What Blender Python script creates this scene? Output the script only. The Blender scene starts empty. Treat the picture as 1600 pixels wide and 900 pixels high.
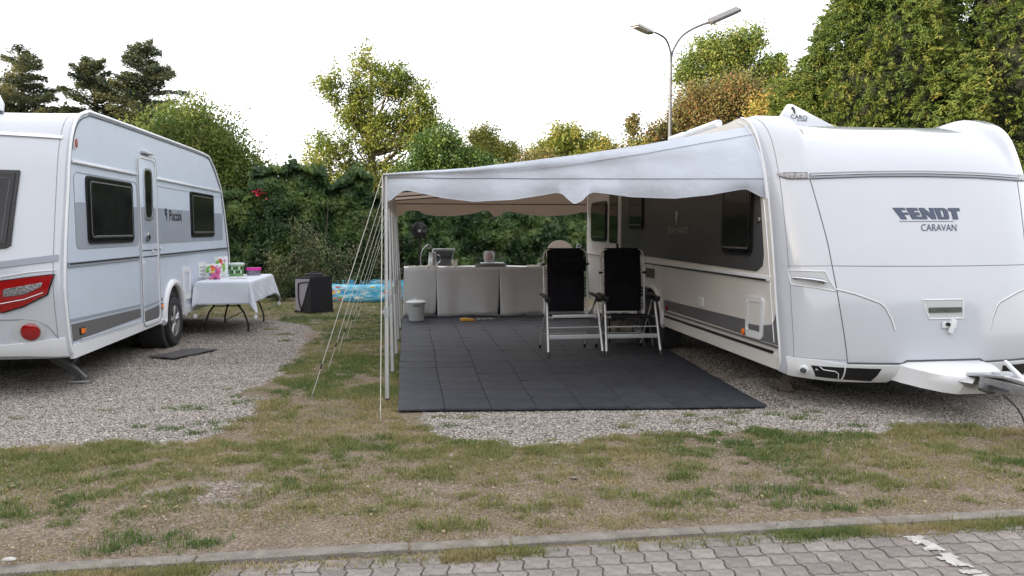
import bpy, bmesh, math, random
import numpy as np
from mathutils import Vector, Matrix, noise as mnoise

random.seed(7); RNG = np.random.default_rng(11)
sc = bpy.context.scene
COL = sc.collection
PI = math.pi

# ------------------------------------------------------------------ camera
cam_d = bpy.data.cameras.new('camera'); cam = bpy.data.objects.new('camera', cam_d); COL.objects.link(cam)
sc.camera = cam
cam_d.sensor_width = 36.0; cam_d.lens = 36.0 * 1186 / 1600
cam_d.clip_start = 0.05; cam_d.clip_end = 2000
YAW = math.atan(165 / 1186); PITCH = math.atan(91 / 1186)
cam.location = (0, 0, 1.55)
cam.rotation_euler = (PI / 2 - PITCH, 0, -YAW)

# ------------------------------------------------------------------ sky, sun, exposure
SUN_EL = math.radians(8.5)
BELT_H = 6.4
SUN_AZ = math.radians(243)      # compass-like angle the sunlight comes from, clockwise from +Y
world = bpy.data.worlds.new('World'); sc.world = world; world.use_nodes = True
nt = world.node_tree; bg = nt.nodes['Background']
sky = nt.nodes.new('ShaderNodeTexSky'); sky.sky_type = 'NISHITA'; sky.sun_disc = False
sky.sun_elevation = SUN_EL; sky.sun_rotation = SUN_AZ
sky.air_density = 1.0; sky.dust_density = 2.2; sky.ozone_density = 1.6
# thin high cloud: an even pale veil over the clear sky, the same all round
veil = nt.nodes.new('ShaderNodeMix'); veil.data_type = 'RGBA'; veil.inputs[0].default_value = 0.72
veil.inputs[7].default_value = (5.1, 4.95, 5.0, 1)
nt.links.new(sky.outputs[0], veil.inputs[6]); nt.links.new(veil.outputs[2], bg.inputs[0]); bg.inputs[1].default_value = 0.10
sd = bpy.data.lights.new('sun', 'SUN'); sun = bpy.data.objects.new('sun', sd); COL.objects.link(sun)
sd.energy = 2.2; sd.angle = math.radians(0.5); sd.color = (1.0, 0.85, 0.64)
sv = Vector((math.sin(SUN_AZ) * math.cos(SUN_EL), math.cos(SUN_AZ) * math.cos(SUN_EL), math.sin(SUN_EL)))
sun.rotation_euler = sv.to_track_quat('Z', 'Y').to_euler(); sun.location = sv * 60
sc.view_settings.view_transform = 'Standard'; sc.view_settings.look = 'None'
sc.view_settings.exposure = 2.42; sc.view_settings.gamma = 1.0
sc.render.engine = 'CYCLES'

# ------------------------------------------------------------------ helpers: objects
def tag(o, label=None, cat=None, group=None, kind=None):
    if label: o['label'] = label
    if cat: o['category'] = cat
    if group: o['group'] = group
    if kind: o['kind'] = kind
    return o

def empty(name, loc=(0, 0, 0), label=None, cat=None, group=None):
    o = bpy.data.objects.new(name, None); COL.objects.link(o); o.location = loc
    o.empty_display_size = 0.2
    return tag(o, label, cat, group)

def wloc(o):
    v = Vector(o.location)
    while o.parent: o = o.parent; v += o.location
    return v

def link(name, me, mat=None, parent=None, smooth=True, ang=40):
    if mat is not None and not me.materials: me.materials.append(mat)
    if smooth and len(me.polygons):
        me.shade_smooth()
        if ang is not None:
            me.set_sharp_from_angle(angle=math.radians(ang))
    o = bpy.data.objects.new(name, me); COL.objects.link(o)
    if parent is not None:
        o.parent = parent; o.location = -wloc(parent)
    return o

class MB:
    def __init__(s): s.v = []; s.f = []
    def add(s, vs, fs):
        b = len(s.v); s.v += [tuple(p) for p in vs]; s.f += [tuple(i + b for i in q) for q in fs]; return s
    def box(s, c, d, rot=None, bev=0):
        bm = bmesh.new(); bmesh.ops.create_cube(bm, size=1)
        for v in bm.verts: v.co = Vector((v.co.x * d[0], v.co.y * d[1], v.co.z * d[2]))
        if bev: bmesh.ops.bevel(bm, geom=list(bm.edges), offset=min(bev, min(d) * .45), segments=2, profile=.6, affect='EDGES')
        M = (rot.to_4x4() if rot else Matrix.Identity(4)); M.translation = Vector(c)
        bm.transform(M); bm.verts.index_update()
        s.add([v.co for v in bm.verts], [[v.index for v in f.verts] for f in bm.faces]); bm.free(); return s
    def tube(s, pts, r, n=8, closed=False, caps=True):
        pts = [Vector(p) for p in pts]; m = len(pts)
        rs = r if isinstance(r, (list, tuple)) else [r] * m
        t0 = (pts[1] - pts[0]).normalized()
        a = Vector((0, 0, 1)) if abs(t0.z) < .9 else Vector((1, 0, 0))
        nrm = t0.cross(a).normalized(); vs = []; fs = []
        for i, p in enumerate(pts):
            if closed: t = (pts[(i + 1) % m] - pts[i - 1]).normalized()
            else: t = (pts[min(i + 1, m - 1)] - pts[max(i - 1, 0)]).normalized()
            nrm = (nrm - t * nrm.dot(t)).normalized(); b = t.cross(nrm)
            for k in range(n):
                q = 2 * PI * k / n; vs.append(p + (nrm * math.cos(q) + b * math.sin(q)) * rs[i])
        for i in range(m if closed else m - 1):
            for k in range(n):
                j = (i + 1) % m
                fs.append((i * n + k, i * n + (k + 1) % n, j * n + (k + 1) % n, j * n + k))
        if caps and not closed:
            fs.append(tuple(range(n))[::-1]); fs.append(tuple((m - 1) * n + k for k in range(n)))
        return s.add(vs, fs)
    def lathe(s, prof, c=(0, 0, 0), n=24, axis='Z', cap=True):
        vs = []; fs = []
        for (r, z) in prof:
            for k in range(n):
                q = 2 * PI * k / n; x, y = r * math.cos(q), r * math.sin(q)
                p = {'Z': (x, y, z), 'X': (z, x, y), 'Y': (x, z, y)}[axis]
                vs.append((p[0] + c[0], p[1] + c[1], p[2] + c[2]))
        for i in range(len(prof) - 1):
            for k in range(n):
                fs.append((i * n + k, i * n + (k + 1) % n, (i + 1) * n + (k + 1) % n, (i + 1) * n + k))
        if cap: fs.append(tuple(range(n))[::-1]); fs.append(tuple((len(prof) - 1) * n + k for k in range(n)))
        return s.add(vs, fs)
    def prism(s, poly, x0, x1, fn=lambda a, b, x: (x, a, b)):
        """polygon (a,b) extruded from x0 to x1; default: (Y,Z) outline along X"""
        n = len(poly); vs = [fn(a, b, x0) for a, b in poly] + [fn(a, b, x1) for a, b in poly]
        fs = [tuple(range(n)), tuple(range(2 * n - 1, n - 1, -1))] + [(i, (i + 1) % n, n + (i + 1) % n, n + i)[::-1] for i in range(n)]
        return s.add(vs, fs)
    def ring(s, po, pi, x0, x1, fn=lambda a, b, x: (x, a, b)):
        n = len(po); vs = [fn(a, b, x0) for a, b in po] + [fn(a, b, x0) for a, b in pi] + [fn(a, b, x1) for a, b in po] + [fn(a, b, x1) for a, b in pi]
        fs = []
        for i in range(n):
            j = (i + 1) % n
            fs += [(i, j, n + j, n + i), (2 * n + j, 2 * n + i, 3 * n + i, 3 * n + j), (j, i, 2 * n + i, 2 * n + j), (n + i, n + j, 3 * n + j, 3 * n + i)]
        return s.add(vs, fs)
    def grid(s, P, flip=False):
        nu = len(P); nv = len(P[0]); vs = [p for row in P for p in row]; fs = []
        for i in range(nu - 1):
            for j in range(nv - 1):
                q = (i * nv + j, i * nv + j + 1, (i + 1) * nv + j + 1, (i + 1) * nv + j)
                fs.append(q[::-1] if flip else q)
        return s.add(vs, fs)
    def mesh(s, name, fixn=True):
        me = bpy.data.meshes.new(name); me.from_pydata([tuple(v) for v in s.v], [], s.f); me.validate()
        if fixn:
            bm = bmesh.new(); bm.from_mesh(me); bmesh.ops.recalc_face_normals(bm, faces=bm.faces); bm.to_mesh(me); bm.free()
        return me
    def build(s, name, mat, parent=None, smooth=True, ang=40, fixn=True):
        return link(name, s.mesh(name, fixn), mat, parent, smooth, ang)

def rr(a0, a1, b0, b1, r, seg=5):
    r = min(r, abs(a1 - a0) / 2 - 1e-4, abs(b1 - b0) / 2 - 1e-4); out = []
    for cx, cy, s in ((a1 - r, b0 + r, -PI / 2), (a1 - r, b1 - r, 0), (a0 + r, b1 - r, PI / 2), (a0 + r, b0 + r, PI)):
        for k in range(seg + 1):
            q = s + PI / 2 * k / seg; out.append((cx + r * math.cos(q), cy + r * math.sin(q)))
    return out

def circ(a, b, r, n=20, ry=None): return [(a + r * math.cos(2 * PI * k / n), b + (ry or r) * math.sin(2 * PI * k / n)) for k in range(n)]

def dens(pts, step=.03, closed=False):
    out = []; m = len(pts)
    for i in range(m if closed else m - 1):
        a = np.array(pts[i], float); b = np.array(pts[(i + 1) % m], float)
        k = max(1, int(np.linalg.norm(b - a) / step))
        for j in range(k): out.append(tuple(a + (b - a) * j / k))
    if not closed: out.append(tuple(pts[-1]))
    return out

def smooth_path(pts, n=6):
    P = [Vector(p) for p in pts]; out = []
    for i in range(len(P) - 1):
        p0 = P[max(i - 1, 0)]; p1 = P[i]; p2 = P[i + 1]; p3 = P[min(i + 2, len(P) - 1)]
        for k in range(n):
            t = k / n
            out.append(.5 * ((2 * p1) + (p2 - p0) * t + (2 * p0 - 5 * p1 + 4 * p2 - p3) * t * t + (3 * p1 - p0 - 3 * p2 + p3) * t ** 3))
    out.append(P[-1]); return out

# ------------------------------------------------------------------ helpers: numpy noise
_L = RNG.random((6, 256, 256))
def vnoise(x, y, s=1.0, k=0):
    x = np.asarray(x) * s + 57.3 * k; y = np.asarray(y) * s + 31.7 * k; xi = np.floor(x).astype(int); yi = np.floor(y).astype(int)
    fx = x - xi; fy = y - yi; fx = fx * fx * (3 - 2 * fx); fy = fy * fy * (3 - 2 * fy); T = _L[k % 6]
    a = T[xi % 256, yi % 256]; b = T[(xi + 1) % 256, yi % 256]; c = T[xi % 256, (yi + 1) % 256]; d = T[(xi + 1) % 256, (yi + 1) % 256]
    return (a * (1 - fx) + b * fx) * (1 - fy) + (c * (1 - fx) + d * fx) * fy
def fbm(x, y, s=1.0, k=0, o=4):
    r = 0; am = .5; t = 0
    for i in range(o): r = r + am * vnoise(x, y, s * 2 ** i, k + i); t += am; am *= .5
    return r / t
def sstep(a, b, x): t = np.clip((x - a) / (b - a), 0, 1); return t * t * (3 - 2 * t)
def inpoly(X, Y, poly):
    X = np.asarray(X); Y = np.asarray(Y); r = np.zeros(X.shape, bool); n = len(poly)
    for i in range(n):
        x1, y1 = poly[i]; x2, y2 = poly[(i + 1) % n]
        if y1 == y2: continue
        c = ((y1 > Y) != (y2 > Y)) & (X < (x2 - x1) * (Y - y1) / (y2 - y1) + x1); r ^= c
    return r

def np_mesh(name, V, F, attrs=None):
    """V (n,3); F (m,k) constant k; attrs: name -> per-vertex float"""
    me = bpy.data.meshes.new(name); V = np.ascontiguousarray(V, np.float32); F = np.ascontiguousarray(F, np.int32)
    m, k = F.shape
    me.vertices.add(len(V)); me.vertices.foreach_set('co', V.ravel())
    me.loops.add(m * k); me.loops.foreach_set('vertex_index', F.ravel())
    me.polygons.add(m); me.polygons.foreach_set('loop_start', np.arange(0, m * k, k, dtype=np.int32))
    me.update(calc_edges=True)
    for an, av in (attrs or {}).items():
        at = me.attributes.new(an, 'FLOAT', 'POINT'); at.data.foreach_set('value', np.ascontiguousarray(av, np.float32))
    return me

# ------------------------------------------------------------------ helpers: materials
def mat(name, col, rough=.5, metal=0., var=.0, vscale=8., bump=0., bscale=60., col2=None, spec=.5, coat=0., trans=0., alpha=1., wear=0., coord='Object', bdist=.02):
    m = bpy.data.materials.new(name); m.use_nodes = True; n = m.node_tree.nodes; l = m.node_tree.links
    b = n['Principled BSDF']; b.inputs['Roughness'].default_value = rough; b.inputs['Metallic'].default_value = metal
    b.inputs['Specular IOR Level'].default_value = spec; b.inputs['Coat Weight'].default_value = coat; b.inputs['Coat Roughness'].default_value = .06
    b.inputs['Transmission Weight'].default_value = trans; b.inputs['Alpha'].default_value = alpha
    b.inputs['Base Color'].default_value = (*col, 1)
    tc = n.new('ShaderNodeTexCoord')
    if var or col2:
        nz = n.new('ShaderNodeTexNoise'); nz.inputs['Scale'].default_value = vscale; nz.inputs['Detail'].default_value = 6
        nz.inputs['Roughness'].default_value = .65
        l.new(tc.outputs[coord], nz.inputs['Vector'])
        cr = n.new('ShaderNodeValToRGB'); cr.color_ramp.elements[0].position = .3; cr.color_ramp.elements[1].position = .7
        c2 = col2 or tuple(min(1, c * (1 + var)) for c in col); c1 = col if col2 else tuple(c * (1 - var) for c in col)
        cr.color_ramp.elements[0].color = (*c1, 1); cr.color_ramp.elements[1].color = (*c2, 1)
        l.new(nz.outputs[0], cr.inputs[0]); l.new(cr.outputs[0], b.inputs['Base Color'])
    if bump:
        nb = n.new('ShaderNodeTexNoise'); nb.inputs['Scale'].default_value = bscale; nb.inputs['Detail'].default_value = 4
        l.new(tc.outputs[coord], nb.inputs['Vector'])
        bp = n.new('ShaderNodeBump'); bp.inputs['Strength'].default_value = bump; bp.inputs['Distance'].default_value = bdist
        l.new(nb.outputs[0], bp.inputs['Height']); l.new(bp.outputs[0], b.inputs['Normal'])
    return m

def leaf_mat(name, stops, transl=.35, rough=.55):
    m = bpy.data.materials.new(name); m.use_nodes = True; n = m.node_tree.nodes; l = m.node_tree.links
    b = n['Principled BSDF']; b.inputs['Roughness'].default_value = rough; b.inputs['Specular IOR Level'].default_value = .35
    at = n.new('ShaderNodeAttribute'); at.attribute_name = 'tint'
    cr = n.new('ShaderNodeValToRGB'); e = cr.color_ramp.elements
    e[0].position = 0; e[0].color = (*stops[0], 1); e[1].position = 1; e[1].color = (*stops[-1], 1)
    for i, s in enumerate(stops[1:-1]): x = e.new((i + 1) / (len(stops) - 1)); x.color = (*s, 1)
    l.new(at.outputs['Fac'], cr.inputs[0]); l.new(cr.outputs[0], b.inputs['Base Color'])
    tr = n.new('ShaderNodeBsdfTranslucent'); l.new(cr.outputs[0], tr.inputs[0])
    mx = n.new('ShaderNodeMixShader'); mx.inputs[0].default_value = transl
    l.new(b.outputs[0], mx.inputs[1]); l.new(tr.outputs[0], mx.inputs[2]); l.new(mx.outputs[0], n['Material Output'].inputs[0])
    return m

M = {}
M['white'] = mat('white_grp', (.47, .495, .54), .16, var=.03, vscale=1.3, coat=.5)
M['white2'] = mat('white_moulding', (.66, .68, .70), .25, var=.02, vscale=2)
M['cream'] = mat('side_sheet', (.66, .645, .61), .25, var=.03, vscale=1.5, coat=.3)
M['alu_side'] = mat('hammered_side_sheet', (.49, .55, .63), .42, var=.03, vscale=3, bump=.25, bscale=160)
M['grey_band'] = mat('grey_band', (.27, .30, .345), .4, var=.05, vscale=4)
M['grey_dark'] = mat('dark_grey_band', (.055, .057, .062), .4, var=.15, vscale=2, bump=.1, bscale=200)
M['grey_mid'] = mat('mid_grey_stripe', (.12, .12, .125), .35, var=.06, vscale=5)
M['seam'] = mat('seam_rubber', (.06, .062, .065), .7)
M['seam_m'] = mat('seam_mid', (.12, .125, .135), .7); M['seam_l'] = mat('seam_light', (.25, .26, .28), .6)
M['black'] = mat('black_plastic', (.007, .007, .008), .4, var=.2, vscale=10)
M['glass'] = mat('tinted_acrylic', (.010, .010, .012), .10, spec=.32, var=.5, vscale=6, bump=.05, bscale=5)
M['chrome'] = mat('chrome', (.42, .43, .45), .16, 1.)
M['alu'] = mat('aluminium', (.62, .63, .64), .38, .85, var=.05, vscale=20)
M['galv'] = mat('galvanised_steel', (.42, .42, .42), .42, .8, var=.2, vscale=25, bump=.1)
M['steel_dark'] = mat('rusty_steel', (.16, .14, .12), .7, .3, var=.3, vscale=20, bump=.3)
M['rubber'] = mat('tyre_rubber', (.022, .022, .023), .85, var=.2, vscale=12, bump=.2, bscale=90)
M['red'] = mat('red_lens', (.26, .006, .008), .12, coat=.6, var=.15, vscale=60)
M['clear'] = mat('clear_lens', (.22, .22, .23), .15, .5, var=.6, vscale=45, bump=.5, bscale=60)
M['amber'] = mat('amber_lens', (.75, .16, .01), .2, coat=.5, var=.1, vscale=60)
M['under'] = mat('underbody', (.03, .03, .03), .9, var=.3, vscale=6)
M['navy'] = mat('navy_lettering', (.045, .06, .10), .3, .2)
M['silver'] = mat('silver_lettering', (.6, .62, .65), .25, .8)
M['cloth_white'] = mat('white_cloth', (.56, .60, .66), .85, var=.04, vscale=6, bump=.15, bscale=300, spec=.2)
M['cloth_grey'] = mat('pale_linen', (.55, .565, .575), .9, var=.05, vscale=4, bump=.3, bscale=350, spec=.15)
M['canopy'] = None
M['pad'] = mat('black_mesh_fabric', (.006, .006, .010), .8, var=.25, vscale=14, bump=.25, bscale=220, spec=.2)
M['rope'] = mat('guy_rope', (.55, .55, .50), .8, var=.15, vscale=60)
M['kerb'] = mat('kerb_concrete', (.14, .125, .105), .9, col2=(.28, .255, .225), vscale=9, bump=.8, bscale=120)
M['paver'] = mat('concrete_paver', (.19, .18, .17), .9, col2=(.33, .31, .29), vscale=9, bump=.6, bscale=110, coord='Object')
M['paint'] = mat('worn_white_paint', (.40, .39, .37), .8, var=.3, vscale=30)
M['tile'] = mat('dark_mat_tile', (.028, .030, .035), .75, col2=(.052, .056, .064), vscale=5, bump=.5, bscale=70, spec=.35)
M['bark'] = mat('bark', (.10, .075, .05), .95, col2=(.22, .18, .13), vscale=12, bump=.8, bscale=30)
M['bark_dark'] = mat('dark_bark', (.035, .03, .022), .95, col2=(.08, .065, .05), vscale=12, bump=.8, bscale=30)

# ------------------------------------------------------------------ ground
GL = [(-12, 5.4), (-4.5, 5.55), (-2.84, 5.67), (-2.29, 5.68), (-1.44, 5.76), (-1.28, 6.58), (-1.5, 7.5), (-1.28, 9.3), (-1.4, 11.0), (-1.5, 12.2), (-2.0, 13.3), (-3.0, 13.9), (-12, 14.4)]
GR = [(-.02, 6.3), (.15, 5.85), (.3, 5.62), (1.2, 5.32), (2.0, 5.5), (2.6, 5.52), (3.26, 5.36), (4.0, 5.42), (4.84, 5.28), (9, 5.2), (9, 14.6), (2.0, 14.8), (0.0, 13.9)]
def region(X, Y):
    """returns gravel(0/1), lush grass 0..1 density"""
    jx = (fbm(X, Y, 2.2, 1) - .5) * .45 + (vnoise(X, Y, 14, 2) - .5) * .12; jy = (fbm(X, Y, 2.2, 3) - .5) * .45 + (vnoise(X, Y, 14, 4) - .5) * .12
    g = (inpoly(X + jx, Y + jy, GL) | inpoly(X + jx, Y + jy, GR)).astype(float)
    n = fbm(X, Y, 2.2, 0, 4); n2 = fbm(X, Y, 7.5, 2, 3)
    front = sstep(3.75, 5.5, Y)                       # greener away from the kerb
    d = .12 + .60 * sstep(.47, .64, n * .40 + n2 * .60 + (front - .5) * .15 + sstep(1.5, 4.2, X) * .05)
    d = d * (.45 + .55 * sstep(4.3, 5.1, Y + (n2 - .5) * 1.5))
    band = sstep(4.75, 5.2, Y) * (1 - sstep(5.9, 6.3, Y))
    d = np.maximum(d, band * sstep(.38, .56, n * .4 + n2 * .6))
    strip = sstep(5.8, 6.4, Y) * sstep(-1.6, -1.2, X) * (1 - sstep(-.1, .05, X))
    d = np.maximum(d, strip * sstep(.34, .50, n * .5 + n2 * .5))
    far = sstep(11.5, 13.5, Y)
    d = np.maximum(d, far * sstep(.28, .44, n2))
    kb = (Y < 3.6)
    d = np.where(kb, sstep(.40, .52, fbm(X, Y * 0 + 1, 1.6, 5, 3)) * .9, d)
    bald = inpoly(X, Y, [(-.95, 6.35), (-.5, 6.2), (-.35, 6.5), (-.5, 7.0), (-.9, 6.9)])
    d = np.where(bald, d * .5, d)
    dug = ((X + 1.15) ** 2 / .45 ** 2 + (Y - 4.55) ** 2 / .22 ** 2) + (n2 - .5) * 3
    g = np.where(dug + (vnoise(X, Y, 9, 1) - .5) * 1.6 < .55, .55, g)
    return g, d * (1 - g)

ax = np.concatenate([[-600, -200, -80, -40, -25, -16, -12, -10], np.arange(-8.5, 9.5, .05), [10, 12, 16, 25, 40, 80, 200, 600]])
ay = np.concatenate([[-400, -100, -30, -10, -2, 1, 2.2, 3.0], np.arange(3.44, 15, .05), np.arange(15.2, 22, .2), [25, 32, 45, 80, 200, 500, 1200]])
GX, GY = np.meshgrid(ax, ay, indexing='ij')
gr, gd = region(GX, GY)
GZ = np.where(GY > 3.62, (fbm(GX, GY, .9, 1, 3) - .5) * .05 + (fbm(GX, GY, 7, 2, 3) - .5) * .018, 0)
GZ = GZ * sstep(3.6, 3.9, GY) * (1 - sstep(16, 22, np.abs(GX))) - .004
under = inpoly(GX, GY, [(-.2, 6.3), (3.3, 6.0), (3.6, 13.6), (-.2, 13.6)]); GZ = np.where(under, -.022, GZ)
GZ = np.where(GY < 3.62, -.020, GZ)
nx, ny = GX.shape
idx = np.arange(nx * ny).reshape(nx, ny)
Fq = np.stack([idx[:-1, :-1], idx[1:, :-1], idx[1:, 1:], idx[:-1, 1:]], -1).reshape(-1, 4)
gm = np_mesh('ground', np.stack([GX, GY, GZ], -1).reshape(-1, 3), Fq, {'gravel': gr.ravel(), 'grass': gd.ravel()})

def ground_mat():
    m = bpy.data.materials.new('ground_soil'); m.use_nodes = True; n = m.node_tree.nodes; l = m.node_tree.links; b = n['Principled BSDF']
    b.inputs['Roughness'].default_value = .95; b.inputs['Specular IOR Level'].default_value = .15
    tc = n.new('ShaderNodeTexCoord')
    def nz(s, d=5, r=.6):
        x = n.new('ShaderNodeTexNoise'); x.inputs['Scale'].default_value = s; x.inputs['Detail'].default_value = d; x.inputs['Roughness'].default_value = r
        l.new(tc.outputs['Object'], x.inputs['Vector']); return x.outputs[0]
    def ramp(src, stops):
        c = n.new('ShaderNodeValToRGB'); e = c.color_ramp.elements
        e[0].position = stops[0][0]; e[0].color = (*stops[0][1], 1); e[1].position = stops[-1][0]; e[1].color = (*stops[-1][1], 1)
        for p, q in stops[1:-1]: z = e.new(p); z.color = (*q, 1)
        l.new(src, c.inputs[0]); return c.outputs[0]
    def mix(f, a, bb):
        x = n.new('ShaderNodeMix'); x.data_type = 'RGBA'; l.new(f, x.inputs[0]); l.new(a, x.inputs[6]); l.new(bb, x.inputs[7]); return x.outputs[2]
    soil = ramp(nz(3.5, 8, .7), [(.3, (.115, .085, .062)), (.5, (.20, .155, .118)), (.7, (.31, .258, .205))])
    fine = ramp(nz(60, 4, .7), [(.38, (.055, .04, .028)), (.55, (.22, .172, .13)), (.70, (.48, .43, .37))])
    v = n.new('ShaderNodeMix'); v.data_type = 'RGBA'; v.inputs[0].default_value = .58; l.new(soil, v.inputs[6]); l.new(fine, v.inputs[7]); soil = v.outputs[2]
    straw = ramp(nz(25, 6, .75), [(.35, (.06, .062, .024)), (.5, (.13, .125, .05)), (.68, (.25, .21, .11))])
    vo = n.new('ShaderNodeTexVoronoi'); vo.inputs['Scale'].default_value = 62; l.new(tc.outputs['Object'], vo.inputs['Vector'])
    sp = n.new('ShaderNodeSeparateColor'); l.new(vo.outputs['Color'], sp.inputs[0])
    peb = ramp(sp.outputs[0], [(0, (.14, .124, .105)), (.5, (.29, .262, .235)), (1, (.52, .485, .445))])
    dk = ramp(vo.outputs['Distance'], [(.0, (1, 1, 1)), (.42, (.9, .9, .9)), (.75, (.28, .26, .24))])
    mm = n.new('ShaderNodeMix'); mm.data_type = 'RGBA'; mm.blend_type = 'MULTIPLY'; mm.inputs[0].default_value = 1; l.new(peb, mm.inputs[6]); l.new(dk, mm.inputs[7])
    ag = n.new('ShaderNodeAttribute'); ag.attribute_name = 'gravel'; as_ = n.new('ShaderNodeAttribute'); as_.attribute_name = 'grass'
    ms = n.new('ShaderNodeMath'); ms.operation = 'MULTIPLY'; ms.inputs[1].default_value = .45; l.new(as_.outputs['Fac'], ms.inputs[0])
    c = mix(ms.outputs[0], soil, straw); c = mix(ag.outputs['Fac'], c, mm.outputs[2]); l.new(c, b.inputs['Base Color'])
    bp = n.new('ShaderNodeBump'); bp.inputs['Strength'].default_value = .9; bp.inputs['Distance'].default_value = .012
    inv = n.new('ShaderNodeMath'); inv.operation = 'MULTIPLY_ADD'; inv.inputs[1].default_value = -1.2; inv.inputs[2].default_value = 1; l.new(vo.outputs['Distance'], inv.inputs[0])
    hm = n.new('ShaderNodeMix'); hm.data_type = 'FLOAT'; l.new(ag.outputs['Fac'], hm.inputs[0]); l.new(nz(90, 4), hm.inputs[2]); l.new(inv.outputs[0], hm.inputs[3])
    l.new(hm.outputs[0], bp.inputs['Height']); l.new(bp.outputs[0], b.inputs['Normal'])
    return m
ground = link('ground', gm, ground_mat(), smooth=True, ang=None); tag(ground, 'dry worn grass and soil of the pitch with two gravel areas', kind='structure')

def gh(X, Y):
    """ground height at many points"""
    ix = np.clip(np.searchsorted(ax, X) - 1, 0, nx - 2); iy = np.clip(np.searchsorted(ay, Y) - 1, 0, ny - 2)
    fx = (X - ax[ix]) / (ax[ix + 1] - ax[ix]); fy = (Y - ay[iy]) / (ay[iy + 1] - ay[iy])
    return (GZ[ix, iy] * (1 - fx) + GZ[ix + 1, iy] * fx) * (1 - fy) + (GZ[ix, iy + 1] * (1 - fx) + GZ[ix + 1, iy + 1] * fx) * fy

# ---- kerb
kerb = empty('kerb', (0, 3.65, 0)); tag(kerb, 'flush concrete edging stones between the grass and the paved lane', kind='structure')
x = -7.0; i = 0
while x < 7.5:
    L = 1.0 if i % 4 else .5; i += 1
    q = MB().box((x + L / 2, 3.65 + random.uniform(-.004, .004), -.094 + random.uniform(-.004, .005)), (L - .010, .095, .2), Matrix.Rotation(random.uniform(-.003, .003), 3, 'Z'), .012)
    q.build('kerbstone', M['kerb'], kerb); x += L

# ---- pavers
PW, PD = .117, .116
def paver_poly(w=PW, d=PD, g=.0032):
    def wv(x): t = (x / w) % 1.0; return float(np.interp(t, [0, .12, .38, .5, .62, .88, 1], [0, .0045, .0055, 0, -.0055, -.0045, 0]))
    def sv_(y): t = y / d; return float(np.interp(t, [0, .22, .34, .66, .78, 1], [-.006, -.009, -.005, .008, .011, -.006]))
    tx = [0, .12, .38, .5, .62, .88]; ty = [0, .22, .34, .5, .66, .78]
    P = [(w * t + sv_(0), wv(w * t)) for t in tx] + [(w + sv_(d * t), d * t) for t in ty]
    P += [(w * (1 - t) + sv_(d), d + wv(w * (1 - t))) for t in tx] + [(sv_(d * (1 - t)), d * (1 - t)) for t in ty]
    cx, cy = w / 2, d / 2; sx = 1 - 2 * g / w; sy = 1 - 2 * g / d
    return [((a - cx) * sx, (b_ - cy) * sy) for a, b_ in P]
pp = paver_poly()
def paver_mesh(name):
    P0 = pp; P1 = [(a * .955, b * .955) for a, b in pp]; n = len(pp)
    vs = [(a, b, -.06) for a, b in P0] + [(a, b, -.005) for a, b in P0] + [(a, b, 0) for a, b in P1]
    fs = [(i, (i + 1) % n, n + (i + 1) % n, n + i) for i in range(n)] + [(n + i, n + (i + 1) % n, 2 * n + (i + 1) % n, 2 * n + i) for i in range(n)] + [tuple(2 * n + i for i in range(n))]
    return MB().add(vs, fs).mesh(name)
pave = empty('pavement', (0, 0, -.010)); tag(pave, 'lane of interlocking grey concrete pavers in front of the pitches', kind='structure')
pms = []
for k in range(5):
    me = paver_mesh('paver'); tone = (.85, .95, 1.0, 1.08, 1.16)[k]
    mm_ = mat('concrete_paver_%s' % 'abcde'[k], tuple(c * tone for c in (.165, .148, .134)), .92, col2=tuple(c * tone for c in (.30, .272, .248)), vscale=16, bump=.7, bscale=150)
    me.materials.append(mm_); me.shade_smooth(); me.set_sharp_from_angle(angle=.6); pms.append(me)
rest = MB(); npv = 0
for r in range(-1, 14):
    y = 3.40 - r * PD
    for c in range(-46, 62):
        x = c * PW
        edge = 3.47 + (fbm(x, 0, 1.3, 2, 2) - .5) * .16
        if y > 3.60: continue
        dz = -.010 + random.uniform(-.003, .003)
        if -1.15 < x < 3.65 and y > 2.80 and npv < 292:
            o = bpy.data.objects.new('paver', random.choice(pms)); COL.objects.link(o); o.parent = pave
            o.location = (x, y, dz + .010); o.rotation_euler = (random.uniform(-.01, .01), random.uniform(-.008, .008), random.uniform(-.012, .012)); npv += 1
        else:
            n = len(pp); rest.add([(a + x, b + y, -.06) for a, b in pp] + [(a + x, b + y, dz) for a, b in pp], [tuple(n + k for k in range(n))] + [(k, (k + 1) % n, n + (k + 1) % n, n + k) for k in range(n)])
o = rest.build('paver', pms[2].materials[0], pave, smooth=False); o['kind'] = 'stuff'
# worn paint: broken flakes lying on the pavers
fl = MB()
for i in range(10):
    for j in range(110):
        px_ = 2.485 + i * .01; py_ = 2.40 + j * .01
        if (py_ - 3.40 + PD / 2) % PD < .008: continue
        nn = fbm(px_, py_, 28, 3, 3) + (abs(i - 4.5) / 4.5) ** 3 * .1 + max(0, (py_ - 3.2)) * .35
        if nn < .60 and py_ < 3.43: fl.add([(px_, py_, -.0035), (px_ + .0102, py_, -.0035), (px_ + .0102, py_ + .0102, -.0035), (px_, py_ + .0102, -.0035)], [(0, 1, 2, 3)])
o = fl.build('lane_marking', M['paint'], pave, smooth=False, fixn=False)

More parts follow.
